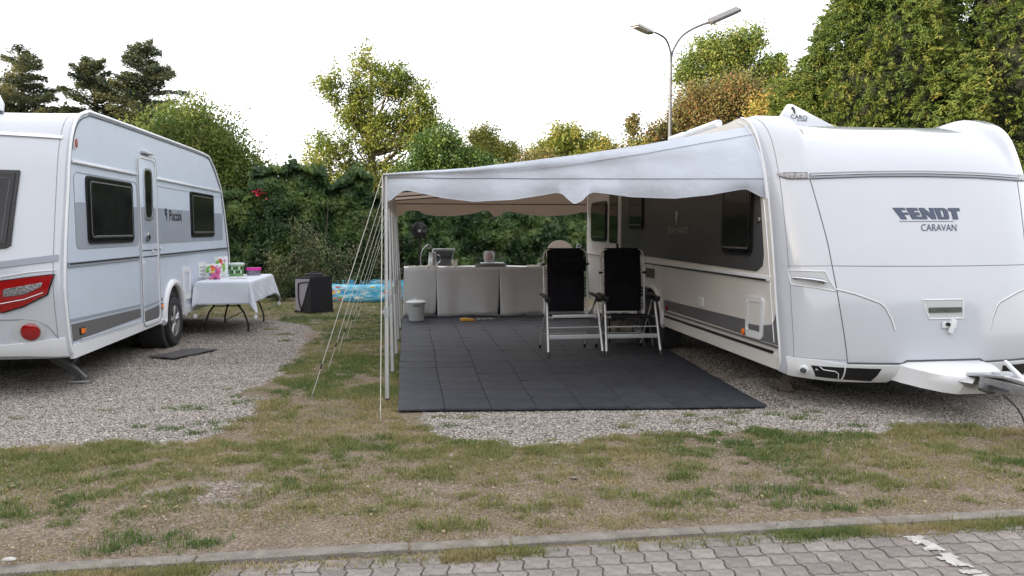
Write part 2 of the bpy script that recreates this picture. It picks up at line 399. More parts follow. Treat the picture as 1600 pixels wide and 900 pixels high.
# ------------------------------------------------------------------ caravans
class Shell:
    """moulded caravan skin: a centre profile and a side profile (Y,Z) blended across the width"""
    def __init__(s, cen, sid, xc, w, n, bump=None, sub=5):
        s.c = [(p.y, p.z) for p in smooth_path([(0, a, b) for a, b in cen], sub)]
        s.s = [(p.y, p.z) for p in smooth_path([(0, a, b) for a, b in sid], sub)]
        s.xc, s.w, s.n, s.bump, s.sub = xc, w, n, bump, sub
        s.N = len(s.c)
    def wgt(s, u): return 1 - (1 - min(1, abs(u)) ** s.n) ** (1 / s.n)
    def at(s, t, u):
        i = int(min(max(t, 0), s.N - 1.0001)); f = t - i; w = s.wgt(u)
        p = [s.c[i][k] * (1 - f) + s.c[i + 1][k] * f for k in (0, 1)]; q = [s.s[i][k] * (1 - f) + s.s[i + 1][k] * f for k in (0, 1)]
        y = p[0] * (1 - w) + q[0] * w; z = p[1] * (1 - w) + q[1] * w
        if s.bump:
            dy, dz = s.s[i + 1][0] - s.s[i][0], s.s[i + 1][1] - s.s[i][1]; L = math.hypot(dy, dz) or 1
            b = s.bump(t / s.sub, abs(u)); y += -dz / L * b; z += dy / L * b
        return Vector((s.xc + u * s.w, y, z))
    def front(s, X, h, off=0.0, tmax=None):
        u = (X - s.xc) / s.w; lo, hi = 0.0, (tmax or 8) * s.sub
        for _ in range(30):
            m = (lo + hi) / 2
            if s.at(m, u).z < h: lo = m
            else: hi = m
        t = (lo + hi) / 2; e = .02
        p = s.at(t, u); a = s.at(t + .5, u) - s.at(max(0, t - .5), u); du = .01
        uu = min(max(u, -1 + .02), 1 - .02); b = s.at(t, uu + du) - s.at(t, uu - du); n = b.cross(a).normalized()
        return p + n * off, n
    def mesh(s, name, nu=56):
        us = [math.copysign(1 - (1 - abs(q)) ** 1.8, q) for q in np.linspace(-1, 1, nu * 2 + 1)]
        mb = MB(); mb.grid([[s.at(t, u) for u in us] for t in range(s.N)]); mb.at = None
        return mb
    def strip(s, top, bot, off, base=-.004, n=12, nv=1):
        """solid patch lying on the front skin between two (X,h) polylines"""
        def res(pl, k):
            pl = [np.array(p, float) for p in pl]; L = [0]
            for a, b in zip(pl, pl[1:]): L.append(L[-1] + np.linalg.norm(b - a))
            out = []
            for q in np.linspace(0, L[-1], k):
                j = min(max(np.searchsorted(L, q) - 1, 0), len(pl) - 2); f = (q - L[j]) / max(1e-9, L[j + 1] - L[j]); out.append(pl[j] + (pl[j + 1] - pl[j]) * f)
            return out
        T = res(top, n + 1); B = res(bot, n + 1); rows = []; rb = []
        for k in range(nv + 1):
            f = k / nv; rows.append([s.front(*(T[i] * (1 - f) + B[i] * f), off)[0] for i in range(n + 1)])
            rb.append([s.front(*(T[i] * (1 - f) + B[i] * f), base)[0] for i in range(n + 1)])
        mb = MB(); mb.grid(rows)
        per = [rows[0][i] for i in range(n + 1)] + [rows[k][n] for k in range(1, nv + 1)] + [rows[nv][i] for i in range(n - 1, -1, -1)] + [rows[k][0] for k in range(nv - 1, 0, -1)]
        peb = [rb[0][i] for i in range(n + 1)] + [rb[k][n] for k in range(1, nv + 1)] + [rb[nv][i] for i in range(n - 1, -1, -1)] + [rb[k][0] for k in range(nv - 1, 0, -1)]
        m = len(per); mb.add(per + peb, [(i, (i + 1) % m, m + (i + 1) % m, m + i) for i in range(m)])
        return mb
    def line(s, pts, r=.004, off=0.0, closed=False, n=6):
        return MB().tube([s.front(a, b, off)[0] for a, b in dens(pts, .03, closed)], r, n, closed)
    def poly(s, poly, off, base=-.002):
        top = [s.front(a, b, off)[0] for a, b in poly]; bo = [s.front(a, b, base)[0] for a, b in poly]; m = len(top)
        return MB().add(top + bo, [tuple(range(m))] + [(i, (i + 1) % m, m + (i + 1) % m, m + i) for i in range(m)])

def side_part(name, poly, X0, X1, m, parent, bev=0.0, smooth=True):
    q = MB().prism(poly, X0, X1)
    if bev:
        bm = bmesh.new(); me = q.mesh(name); bm.from_mesh(me)
        outer = [e for e in bm.edges if all(abs(v.co.x - X1) < 1e-5 for v in e.verts)]
        bmesh.ops.bevel(bm, geom=outer, offset=bev, segments=2, profile=.6, affect='EDGES'); bm.to_mesh(me); bm.free()
        return link(name, me, m, parent, smooth)
    return q.build(name, m, parent, smooth)

def side_window(y0, y1, h0, h1, r, X, sgn, parent, framew=.035, opener=True):
    """framed acrylic window on a side wall; sgn = outward direction in X"""
    po = rr(y0, y1, h0, h1, r); pi = rr(y0 + framew, y1 - framew, h0 + framew, h1 - framew, max(.01, r - framew * .6))
    fr = MB().ring(po, pi, X - sgn * .01, X + sgn * .018).build('window', M['black'], parent)
    pane = MB().prism(rr(y0 + framew * .55, y1 - framew * .55, h0 + framew * .7, h1 - framew * .4, max(.01, r - .01)), X + sgn * .004, X + sgn * .028).build('pane', M['glass'], fr)
    MB().ring(rr(y0 + .05, y1 - .05, h0 + .06, h1 - .05, r * .8), rr(y0 + .062, y1 - .062, h0 + .072, h1 - .062, r * .7), X + sgn * .026, X + sgn * .031).build('window_trim', M['grey_mid'] if sgn > 0 else M['black'], fr)
    if opener: MB().box((X + sgn * .033, (y0 + y1) / 2, h0 + .075), (.012, (y1 - y0) * .8, .014), bev=.004).build('window_catch', M['grey_mid'], fr)
    return fr

def wheel(X, Y, R, sgn, parent, w=.185):
    prof = [(R * .60, -w / 2), (R * .93, -w / 2), (R, -w / 2 + .03), (R, w / 2 - .03), (R * .93, w / 2), (R * .80, w / 2 + .004), (R * .65, w / 2), (R * .62, w / 2 - .02), (R * .60, -w / 2)]
    root = MB().lathe([(R * .61, -w * .42), (R * .61, w * .0)], (X, Y, R), 24, 'X').build('wheel', M['black'], parent)
    tb = MB().lathe(prof if sgn > 0 else [(a, -b) for a, b in prof], (X, Y, R), 40, 'X', cap=False)
    for k in range(40):
        a = 2 * PI * k / 40
        for xx in (-.055, .055):
            tb.box((X + xx, Y + math.cos(a) * (R + .001), R + math.sin(a) * (R + .001)), (.06, .022, .008), Matrix.Rotation(a + PI / 2, 3, 'X'))
    tb.build('tyre', M['rubber'], root)
    xo = X + sgn * w * .38; rim = MB()
    rim.ring([(Y + a, R + b) for a, b in circ(0, 0, R * .66, 32)], [(Y + a, R + b) for a, b in circ(0, 0, R * .58, 32)], xo - sgn * .05, xo + sgn * .012)
    rim.prism(circ(Y, R, R * .17, 20), xo - sgn * .02, xo + sgn * .008)
    for k in range(5):
        a = 2 * PI * k / 5 + .3
        for d in (-.16, .16):
            b = a + d * .9; p0 = (xo - sgn * .002, Y + math.cos(a + d * .3) * R * .15, R + math.sin(a + d * .3) * R * .15); p1 = (xo - sgn * .004, Y + math.cos(b) * R * .60, R + math.sin(b) * R * .60)
            rim.tube([p0, p1], [.017, .02], 6)
    rim.build('rim', M['alu'], root)
    return root

def text_mesh(txt, size, shear=0.0, bold=0.0, sx=1.0, spacing=1.0, ext=0.0):
    cu = bpy.data.curves.new('lettering', 'FONT'); cu.body = txt; cu.size = size; cu.shear = shear; cu.offset = bold; cu.space_character = spacing
    cu.resolution_u = 3; cu.extrude = ext; cu.align_x = 'CENTER'; cu.align_y = 'CENTER'
    o = bpy.data.objects.new('lettering', cu); COL.objects.link(o); dg = bpy.context.evaluated_depsgraph_get(); dg.update()
    me = bpy.data.meshes.new_from_object(o.evaluated_get(dg)); bpy.data.objects.remove(o); bpy.data.curves.remove(cu)
    vs = [(v.co.x * sx, v.co.y, v.co.z) for v in me.vertices]; fs = [tuple(p.vertices) for p in me.polygons]; bpy.data.meshes.remove(me)
    return vs, fs

def stabiliser(parent, base, top, sgn, side=0.0, plate=.16):
    """crank-down corner steady: two pressed steel arms and a foot plate"""
    b = Vector(base); t = Vector(top); o = MB(); w = .05
    for d in (-w, w):
        o.tube([t + Vector((0, d, 0)), b + Vector((0, d * .6, .04))], [.018, .014], 4)
    for f in (.2, .5, .8): p = t.lerp(b + Vector((0, 0, .04)), f); o.tube([p + Vector((0, -w, 0)), p + Vector((0, w, 0))], .008, 5)
    o.tube([t + Vector((sgn * .30, 0, .02)), t.lerp(b, .55)], .016, 6)
    root = o.build('stabiliser_leg', M['galv'], parent, smooth=False)
    MB().box((b.x, b.y, .012), (plate, plate * 1.15, .02), bev=.006).build('foot_plate', M['galv'], root)
    return root

def text_side(txt, size, X, Y, h, sgn, m, parent, name='lettering', **k):
    vs, fs = text_mesh(txt, size, **k); b = MB()
    b.add([(X + sgn * .002, Y + sgn * v[0] * 1.0, h + v[1]) for v in vs], fs)
    return b.build(name, m, parent, smooth=False, fixn=False)

# ============ the caravan on the right (seen from its front)
def build_right():
    root = empty('caravan', (4.51, 9.8, 0), 'long white caravan on the right seen from its bow, with the awning on its side', 'caravan')
    cen = [(5.90, .26), (5.81, .42), (5.84, .87), (5.93, 1.3), (6.04, 1.67), (6.17, 2.03), (6.30, 2.25), (6.47, 2.40), (6.72, 2.50), (7.05, 2.56), (7.6, 2.60), (10, 2.62), (13.0, 2.60), (13.4, 2.48), (13.6, 2.2), (13.68, 1.2), (13.68, .32)]
    sid = [(6.27, .31), (6.22, .42), (6.31, .87), (6.39, 1.3), (6.47, 1.67), (6.57, 2.03), (6.69, 2.25), (6.83, 2.42), (7.0, 2.54), (7.25, 2.60), (7.7, 2.62), (10, 2.62), (13.0, 2.60), (13.3, 2.48), (13.45, 2.2), (13.5, 1.2), (13.5, .32)]
    def bump(t, u):
        a = float(sstep(4.9, 7.6, t) * (1 - .9 * sstep(8.5, 10.1, t)) * (1 - sstep(12.2, 13, t))); ue = .80 - .07 * float(sstep(5.0, 8.0, t)); return .085 * a * float(sstep(ue - .035, ue + .05, u) * (1 - .35 * sstep(.92, 1., u)))
    S = Shell(cen, sid, 4.51, 1.26, 2.5, bump)
    XL = 3.25
    S.mesh('body').build('body', M['white'], root, ang=60)
    # side walls follow the shell edge, with wheel arch cut out
    def outline(u):
        return [(S.at(t, u).y, S.at(t, u).z) for t in range(S.N)]
    arch = [(9.75 + .46 * math.cos(a), .36 + .44 * math.sin(a)) for a in np.linspace(PI, 0, 14)]
    out = outline(-1.0); low = [(9.29, .34)] + [(a, max(.34, b)) for a, b in arch] + [(10.21, .34)]
    poly = [(a, b) for a, b in out] + low[::-1]
    MB().prism(poly, XL + .001, XL + .03).build('side_wall', M['cream'], root, ang=30)
    MB().prism([(a, b) for a, b in outline(1.0)], 5.769, 5.74).build('side_wall', M['cream'], root, ang=30)
    MB().box((4.51, 9.9, .40), (2.40, 7.0, .09)).build('chassis', M['under'], root)
    # wheel box
    MB().lathe([(.46, -.25), (.46, .0)], (XL + .26, 9.75, .36), 24, 'X').build('wheel_housing', M['under'], root)
    wheel(3.39, 9.75, .33, -1, root)
    MB().tube([(XL - .012, a, b) for a, b in [(9.25, .33)] + arch + [(10.25, .33)]], .035, 8).build('wheel_arch', M['white2'], root)
    # corner band beside side wall
    band = [(S.at(t, -1).y, S.at(t, -1).z) for t in range(4, 44)]
    MB().tube([(XL - .002, a + .005, b) for a, b in band], .011, 8).build('corner_moulding', M['white2'], root)
    MB().tube([S.at(t, -.965) + Vector((0, -.0, .0)) for t in range(3, 46)], .0035, 5).build('panel_joint', M['seam_l'], root)
    # awning rail joint on side wall
    rail = [(a + .09, b - .03) for a, b in band]
    MB().tube([(XL - .004, a, b) for a, b in rail if b > .5], .006, 6).build('awning_rail', M['alu'], root)
    # dark upper side panel with rounded corner
    P = [(6.72, 1.16), (6.60, 1.22), (6.585, 1.32), (6.66, 1.75), (6.78, 2.18), (6.98, 2.38), (11.25, 2.40), (11.25, 1.20), (10.0, 1.19), (8, 1.17)]
    side_part('side_panel', P[::-1], XL + .006, XL - .006, M['grey_dark'], root)
    # rail / strip
    MB().box((XL - .008, 9.96, 1.112), (.022, 7.06, .05), bev=.006).build('side_rail', M['white2'], root)
    MB().box((XL - .0205, 8.3, 1.095), (.006, 3.6, .016)).build('rail_insert', M['black'], root)
    MB().box((XL - .0205, 12.5, 1.115), (.006, 2.0, .016)).build('rail_insert', M['chrome'], root)
    # lower stripes
    L = [(6.235, .525), (6.25, .60), (6.30, .76), (6.325, .70), (6.36, .645), (6.45, .622), (9.28, .60), (9.27, .735)][:6]
    st = [(6.25, .53), (6.27, .60), (6.325, .80), (6.35, .74), (6.40, .70), (6.50, .68), (6.9, .685), (9.27, .66), (9.27, .545)]
    side_part('stripe', st[::-1], XL + .004, XL - .005, M['grey_mid'], root)
    MB().box((XL - .006, 7.75, .512), (.012, 2.98, .02)).build('stripe', M['grey_mid'], root)
    MB().box((XL - .012, 7.78, .458), (.02, 2.86, .022)).build('skirt_rail', M['black'], root)
    MB().prism([(6.26, .315), (6.24, .44), (9.27, .44), (9.27, .33)], XL - .012, XL + .02).build('skirt', M['cream'], root)
    MB().prism([(10.23, .33), (10.23, .44), (13.45, .44), (13.45, .33)], XL - .012, XL + .02).build('skirt', M['cream'], root)
    for y in (9.17, 6.965):
        rf = MB().lathe([(.0, 0), (.034, 0), (.034, .01), (.024, .016), (.0, .017)], (0, 0, 0), 20, 'X'); rf.v = [(XL - .004 - a, y + b, c + .562) for a, b, c in rf.v]
        rf.build('side_marker', M['amber'] if y < 8 else M['red'], root)
    # hatch on the side (service flap) with frame, knobs
    fl = MB().ring(rr(6.55, 6.90, .535, .925, .05), rr(6.60, 6.85, .60, .875, .02), XL - .0, XL - .018).build('service_flap', M['white2'], root)
    MB().prism(rr(6.603, 6.847, .603, .872, .02), XL - .002, XL - .010).build('flap_panel', M['cream'], fl)
    MB().prism([(6.604, .605), (6.846, .605), (6.846, .655), (6.604, .665)], XL - .009, XL - .0115).build('flap_stripe', M['grey_mid'], fl)
    for y, h in ((6.865, .86), (6.865, .60)): MB().prism(circ(y, h, .018, 14), XL - .016, XL - .026).build('knob', M['white2'], fl)
    side_part('socket_cover', rr(7.99, 8.12, .70, .80, .012), XL, XL - .014, M['white2'], root, .004)
    # fridge vent with louvres
    v = MB().ring(rr(9.60, 10.05, .89, 1.05, .015), rr(9.62, 10.03, .905, 1.035, .01), XL, XL - .014).build('vent', M['cream'], root)
    for k in range(7): MB().box((XL - .006, 9.825, .915 + k * .0185), (.012, .40, .006), Matrix.Rotation(.5, 3, 'Y')).build('louvre', M['grey_mid'], v)
    MB().box((XL - .001, 9.825, .97), (.004, .40, .125)).build('vent_backing', M['black'], v)
    # door + windows
    side_window(6.80, 7.50, 1.30, 2.15, .10, XL, -1, root)
    side_window(10.14, 10.80, 1.545, 2.10, .08, XL, -1, root)
    side_window(12.08, 13.10, 1.35, 2.02, .10, XL, -1, root)
    d = side_part('door', rr(11.32, 11.98, .42, 2.22, .06), XL, XL - .012, M['cream'], root, .006)
    MB().ring(rr(11.30, 12.0, .40, 2.24, .07), rr(11.325, 11.975, .425, 2.215, .06), XL, XL - .016).build('door_frame', M['white2'], d)
    MB().prism(rr(11.42, 11.90, 1.34, 2.12, .05), XL - .01, XL - .02).build('door_pane', M['glass'], d)
    MB().box((XL - .03, 11.38, 1.28), (.03, .05, .12), bev=.01).build('door_handle', M['black'], d)
    MB().tube([(XL - .02, 12.02, 2.26), (XL - .02, 13.3, 2.03 + .19)], .012, 6).build('rail_insert', M['cream'], root)
    k = MB().lathe([(0, 0), (.03, 0), (.03, .03), (0, .03)], (0, 0, 0), 14, 'X'); k.v = [(XL - a, 6.68 + b, c + 1.645) for a, b, c in k.v]; k.build('awning_lamp', M['chrome'], root)
    # model name and emblem on the dark side panel
    text_side('DIAMANT', .115, XL - .007, 8.82, 1.535, -1, M['silver'], root, sx=1.35)
    e = MB(); 
    e.prism([(8.86, 1.60), (8.90, 1.70), (8.885, 1.735), (8.90, 1.76), (8.87, 1.775), (8.83, 1.77), (8.80, 1.755), (8.82, 1.74), (8.80, 1.72), (8.83, 1.70)], XL - .007, XL - .010); e.build('emblem', M['silver'], root)
    # -------- front skin details
    S_ = S
    seamL = [(3.502, 1.99), (3.572, 1.435), (3.587, 1.246), (3.62, .898), (3.671, .428)]
    seamR = [(9.02 - a, b) for a, b in seamL]
    for sm in (seamL, seamR): S_.line(sm, .0042, -.001).build('panel_joint', M['seam'], root)
    upL = [(3.502, 2.04), (3.47, 2.2), (3.43, 2.33), (3.38, 2.43)]
    S_.line([(3.587, 1.244), (4.0, 1.242), (4.5, 1.24), (5.0, 1.242), (5.433, 1.244)], .0035, -.001).build('panel_joint', M['seam_m'], root)
    for a, b in ((3.262, 3.585), (5.435, 5.758)): S_.line([(a, 1.236), (b, 1.246)], .003, .0).build('panel_joint', M['seam_l'], root)
    S_.line([(3.671, .430), (4.13, .424), (4.17, .447), (4.85, .447), (4.89, .424), (5.35, .430)], .009, -.003).build('panel_joint', M['seam'], root)
    for a, b in ((3.259, 3.66), (5.36, 5.761)): S_.line([(a, .465), (b, .455)], .003, .0).build('panel_joint', M['seam_l'], root)
    # chrome waist trim and clearance lights
    tr = S_.strip([(3.505, 2.040), (4.0, 2.055), (4.51, 2.062), (5.02, 2.055), (5.515, 2.040)], [(3.505, 1.992), (4.0, 2.008), (4.51, 2.014), (5.02, 2.008), (5.515, 1.992)], .016, n=40, nv=2).build('front_trim', M['trim'], root)
    S_.line([(3.51, 2.016), (4.0, 2.031), (4.51, 2.038), (5.02, 2.031), (5.51, 2.016)], .007, .017).build('trim_insert', M['chrome'], tr)
    for sgn in (1, -1):
        f = (lambda a: a) if sgn > 0 else (lambda a: 9.02 - a)
        cl = S_.strip([(f(3.284), 2.05), (f(3.33), 2.053), (f(3.49), 2.046)], [(f(3.30), 2.022), (f(3.35), 2.0), (f(3.49), 1.998)], .015, n=12).build('clearance_light', M['clear'], root)
        S_.line([(f(3.284), 2.045), (f(3.33), 2.055), (f(3.495), 2.048), (f(3.495), 1.995), (f(3.35), 1.995), (f(3.30), 2.02)], .003, .013, True).build('light_rim', M['chrome'], cl)
    # recessed grab handles on the corners
        hr = S_.strip([(f(3.30), 1.196), (f(3.52), 1.19), (f(3.575), 1.07)], [(f(3.31), 1.085), (f(3.50), 1.06), (f(3.57), 1.03)], .003, n=8).build('handle_recess', M['seam_l'], root)
        hr.data.materials.clear(); hr.data.materials.append(M['recess'])
        S_.line([(f(3.29), 1.20), (f(3.53), 1.196), (f(3.60), 1.03), (f(3.50), 1.05), (f(3.30), 1.08)], .006, .003, True).build('recess_edge', M['white2'], hr)
        MB().tube([S_.front(f(q), z, o)[0] for q, z, o in ((3.315, 1.135, .01), (3.36, 1.133, .035), (3.44, 1.122, .04), (3.50, 1.112, .035), (3.525, 1.108, .01))], [.010, .012, .017, .018, .013], 8).build('grab_handle', M['chrome'], hr)
    # pressed creases
        S_.line([(f(3.60), 1.05), (f(3.75), 1.01), (f(3.95), .935), (f(3.99), .90), (f(4.04), .80), (f(4.07), .70)], .006, -.0005).build('crease', M['white2'], root)
        S_.line([(f(3.60), 1.042), (f(3.75), 1.001), (f(3.945), .926), (f(3.983), .893), (f(4.033), .795), (f(4.063), .70)], .0022, .0018).build('crease', M['seam_l'], root)
    # bumper with lamp and grille
        bp = S_.strip([(f(3.262), .458), (f(3.45), .452), (f(3.67), .418), (f(4.125), .412)], [(f(3.28), .30), (f(3.45), .285), (f(3.7), .262), (f(4.05), .232)], .018, n=24, nv=4).build('bumper', M['white2'], root)
        S_.strip([(f(3.40), .405), (f(3.6), .398), (f(3.95), .388)], [(f(3.45), .315), (f(3.6), .302), (f(3.905), .278)], .021, n=10, nv=2).build('grille', M['black'], bp)
        S_.line([(f(3.46), .40), (f(3.49), .375), (f(3.58), .365), (f(3.61), .345), (f(3.625), .30)], .004, .023).build('grille_trim', M['white2'], bp)
        S_.line([(f(3.65), .402), (f(3.655), .292)], .006, .023).build('grille_bar', M['white2'], bp)
        p, nrm = S_.front(f(3.357), .365, .018)
        rot = nrm.to_track_quat('Z', 'Y').to_matrix()
        for nm, r0, r1, mm in (('lamp_rim', .040, .02, 'white2'), ('lamp_lens', .031, .026, 'lamp_dark')):
            q = MB().lathe([(0, -.01), (r0, -.01), (r0, r1 * .6), (r0 * .7, r1), (0, r1)], (0, 0, 0), 20); q.v = [tuple(rot @ Vector(a) + p) for a in q.v]; q.build(nm, M[mm], bp)
    # centre handle recess + latch
    hr = S_.strip([(4.335, .952), (4.68, .952)], [(4.375, .805), (4.68, .805)], .003, n=8, nv=3).build('handle_recess', M['recess'], root)
    S_.line([(4.325, .958), (4.695, .958), (4.69, .800), (4.37, .800)], .007, .002, True).build('recess_edge', M['white2'], hr)
    S_.strip([(4.37, .893), (4.67, .893)], [(4.37, .852), (4.67, .852)], .015, n=6).build('grab_handle', M['recess_dark'], hr)
    la = MB(); p, nrm = S_.front(4.545, .745, .012); la.box(p, (.13, .02, .055), bev=.008); la.build('latch_plate', M['white2'], root)
    p2 = S_.front(4.56, .735, .03)[0]; MB().box(p2, (.045, .02, .125), Matrix.Rotation(.25, 3, 'Y'), .008).build('latch', M['white2'], root)
    MB().lathe([(0, 0), (.016, 0), (.016, .02), (0, .02)], (4.52, p2.y - .012, .755), 12, 'Y').build('lock', M['black'], root)
    # FENDT lettering, drawn letter by letter and laid on the skin
    glyphs = [[(165, 185), (382, 185), (405, 228), (308, 228), (335, 272), (425, 272), (445, 315), (358, 315), (400, 400), (295, 400)],
              [(415, 185), (615, 185), (640, 235), (545, 235), (560, 268), (640, 268), (662, 325), (588, 325), (600, 352), (682, 352), (702, 398), (500, 398)],
              [(655, 185), (755, 185), (862, 300), (850, 185), (930, 185), (960, 398), (872, 398), (762, 285), (790, 398), (715, 398)],
              [(950, 185), (1052, 185), (1078, 400), (1000, 400)],
              [(1052, 185), (1140, 185), (1200, 225), (1215, 370), (1190, 400), (1078, 400), (1073, 355), (1125, 355), (1110, 225), (1057, 225)],
              [(1220, 185), (1440, 185), (1448, 240), (1375, 245), (1385, 400), (1280, 400), (1275, 245), (1228, 240)]]
    for g_ in glyphs:
        S_.poly([(4.158 + (x_ - 165) / 1280 * .63, 1.738 - (y_ - 185) / 215 * .098) for x_, y_ in g_], .006).build('letter', M['navy'], root, smooth=False)
    S_.line([(4.20, 1.622), (4.71, 1.622)], .0022, .002).build('underline', M['navy'], root)
    vs, fs = text_mesh('CARAVAN', .085, sx=1.0, shear=.15); b = MB(); b.add([S_.front(4.555 + v[0] * .86, 1.565 + v[1], .005)[0] for v in vs], fs); b.build('letter', M['navy'], root, smooth=False, fixn=False)
    # drawbar cover, drawbar, coupling
    dc = MB(); P = []
    for j, (y, hw, zt) in enumerate([(5.88, .42, .440), (5.72, .40, .430), (5.56, .32, .415), (5.45, .22, .40), (5.40, .12, .39)]):
        P.append([(4.51 - hw - .03, y + .05, zt - .155), (4.51 - hw - .01, y + .02, zt - .09), (4.51 - hw, y, zt - .02), (4.51 - hw * .8, y, zt), (4.51, y, zt + .005), (4.51 + hw * .8, y, zt), (4.51 + hw, y, zt - .02), (4.51 + hw + .01, y + .02, zt - .09), (4.51 + hw + .03, y + .05, zt - .155)])
    MB().tube([tuple(Vector(p) + Vector((-.006, .0, 0))) for p in P[0][:4]], .007, 6).build('panel_joint', M['seam'], root)
    dc.grid(P); n_ = len(P[-1]); dc.add(P[-1], [tuple(range(n_))]); dc.build('drawbar_cover', M['white2'], root, ang=50)
    db = MB(); 
    for sgn in (-1, 1): db.tube([(4.51 + sgn * .9, 6.9, .36), (4.51 + sgn * .08, 5.35, .345)], .04, 4)
    db.tube([(4.51, 5.42, .355), (4.51, 4.72, .375)], .042, 8)
    dw = db.build('drawbar', M['galv'], root, smooth=False)
    MB().box((4.50, 5.22, .43), (.20, .40, .022), Matrix.Rotation(-.12, 3, 'X'), .006).build('step_plate', M['alu'], dw)
    MB().box((4.50, 5.02, .445), (.15, .34, .03), Matrix.Rotation(.05, 3, 'X'), .01).build('drawbar_plate', M['alu'], dw)
    MB().tube([(4.48, 4.80, .38), (4.48, 4.96, .46), (4.50, 5.14, .55)], [.022, .02, .016], 8).build('handbrake_lever', M['alu'], dw)
    MB().box((4.5, 4.74, .395), (.11, .26, .09), bev=.02).build('coupling_head', M['chrome'], dw)
    MB().tube([(4.45, 5.30, .325), (4.445, 5.20, .325), (4.44, 5.16, .33)], [.036, .04, .028], 12).build('bellows', M['steel_mid'], dw)
    MB().box((4.47, 4.98, .375), (.11, .62, .085), bev=.008).build('hitch_beam', M['galv'], dw)
    MB().box((4.415, 5.14, .345), (.012, .30, .05), bev=.004).build('cover_plate', M['chrome'], dw)
    MB().box((4.56, 4.98, .452), (.07, .30, .03), Matrix.Rotation(-.1, 3, 'X'), .01).build('grip', M['navy_blue'], dw)
    MB().box((4.44, 5.03, .36), (.03, .16, .07), bev=.008).build('damper_bracket', M['galv'], dw)
    MB().tube(smooth_path([(4.42, 5.1, .34), (4.41, 5.0, .30), (4.415, 4.93, .26), (4.43, 4.88, .20), (4.45, 4.86, .12)]), .006, 6).build('cable', M['black'], dw)
    jw = MB().tube([(4.66, 4.93, .12), (4.66, 4.93, .72)], .024, 12).build('jockey_wheel', M['galv'], root)
    MB().lathe([(.03, -.022), (.075, -.025), (.085, -.012), (.085, .012), (.075, .025), (.03, .022)], (4.60, 4.93, .085), 22, 'X').build('tyre', M['rubber'], jw)
    MB().box((4.63, 4.93, .16), (.10, .05, .05), bev=.01).build('wheel_fork', M['galv'], jw)
    MB().tube([(4.66, 4.93, .72), (4.73, 4.90, .74), (4.73, 4.90, .80)], .008, 6).build('crank', M['galv'], jw)
    # steady legs
    s1 = MB()
    for dy in (0, .075): s1.prism([(3.545 + dy * .3, .045), (3.60, .045), (3.735, .345), (3.675, .36)], 6.74 + dy, 6.755 + dy, fn=lambda a, b, y: (a, y, b))
    s1.box((3.63, 6.785, .20), (.02, .07, .10), Matrix.Rotation(.4, 3, 'Y')); s1.tube([(3.80, 6.83, .36), (3.70, 6.82, .12)], .02, 8); s1.tube([(3.56, 6.72, .075), (3.56, 6.86, .075)], .012, 8)
    s1 = s1.build('stabiliser_leg', M['steel_pale'], root, smooth=False)
    pl = MB()
    pl.add([(3.46, 6.72, .05), (3.60, 6.66, .012), (3.74, 6.72, .045), (3.75, 6.90, .045), (3.60, 6.95, .012), (3.45, 6.90, .05)] + [(3.47, 6.73, .036), (3.60, 6.67, -.001), (3.735, 6.73, .03), (3.74, 6.89, .03), (3.60, 6.94, -.001), (3.46, 6.89, .036)],
           [(0, 1, 4, 5), (1, 2, 3, 4), (6, 11, 10, 7), (7, 10, 9, 8)] + [(i, (i + 1) % 6, 6 + (i + 1) % 6, 6 + i) for i in range(6)])
    pl.prism([(3.50, .035), (3.515, .10), (3.60, .10), (3.64, .02)], 6.69, 6.70, fn=lambda a, b, y: (a, y, b)); pl.build('foot_plate', M['steel_pale'], s1, smooth=False)
    s2 = MB().tube([(5.3, 6.62, .38), (5.42, 6.80, .04)], .022, 6).build('stabiliser_leg', M['steel_pale'], root)
    MB().box((5.42, 6.8, .02), (.2, .2, .03), bev=.008).build('foot_plate', M['steel_pale'], s2)
    # roof furniture
    hd = MB().box((3.52, 9.3, 2.70), (.34, .50, .10), bev=.04); hd.build('roof_hatch', M['white2'], root)
    fg = MB(); fg.tube([(3.43, 8.1, 2.72), (3.43, 9.0, 2.715)], .045, 10); fg.build('roof_hatch', M['white2'], root)
    # flat satellite aerial, a white wedge tipped up on the roof
    T = [(3.885, 2.60), (3.895, 2.70), (4.035, 2.878), (4.065, 2.878), (4.60, 2.60)]
    an = MB().prism(T, 7.60, 7.66, fn=lambda a, b, y: (a, y + (b - 2.6) * .3, b)).build('roof_aerial', M['white'], root)
    vs, fs = text_mesh('CARO', .062, sx=1.1); b = MB(); b.add([(4.125 + v[0], 7.594 + (2.735 + v[1] - 2.6) * .3, 2.735 + v[1] - .07 * v[0]) for v in vs], fs); b.build('letter', M['black'], an, smooth=False, fixn=False)
    vs, fs = text_mesh('by Oyster', .024, sx=1.15, bold=.0006); b = MB(); b.add([(4.155 + v[0], 7.594 + (2.702 + v[1] - 2.6) * .3, 2.702 + v[1] - .03 * v[0]) for v in vs], fs); b.build('letter', M['black'], an, smooth=False, fixn=False)
    em = [(4.075, 2.775), (4.088, 2.775), (4.085, 2.81), (4.083, 2.83), (4.072, 2.845), (4.062, 2.85), (4.05, 2.838), (4.048, 2.826), (4.062, 2.818)]
    MB().prism(em, 7.592, 7.60, fn=lambda a, b, y: (a, y + (b - 2.6) * .3 - .001, b)).build('emblem', M['black'], an)
    # light inside? none. red reflector on the far front corner
    S_.poly(circ(5.45, .86, .03, 12), .012).build('reflector', M['red'], root)
    return S
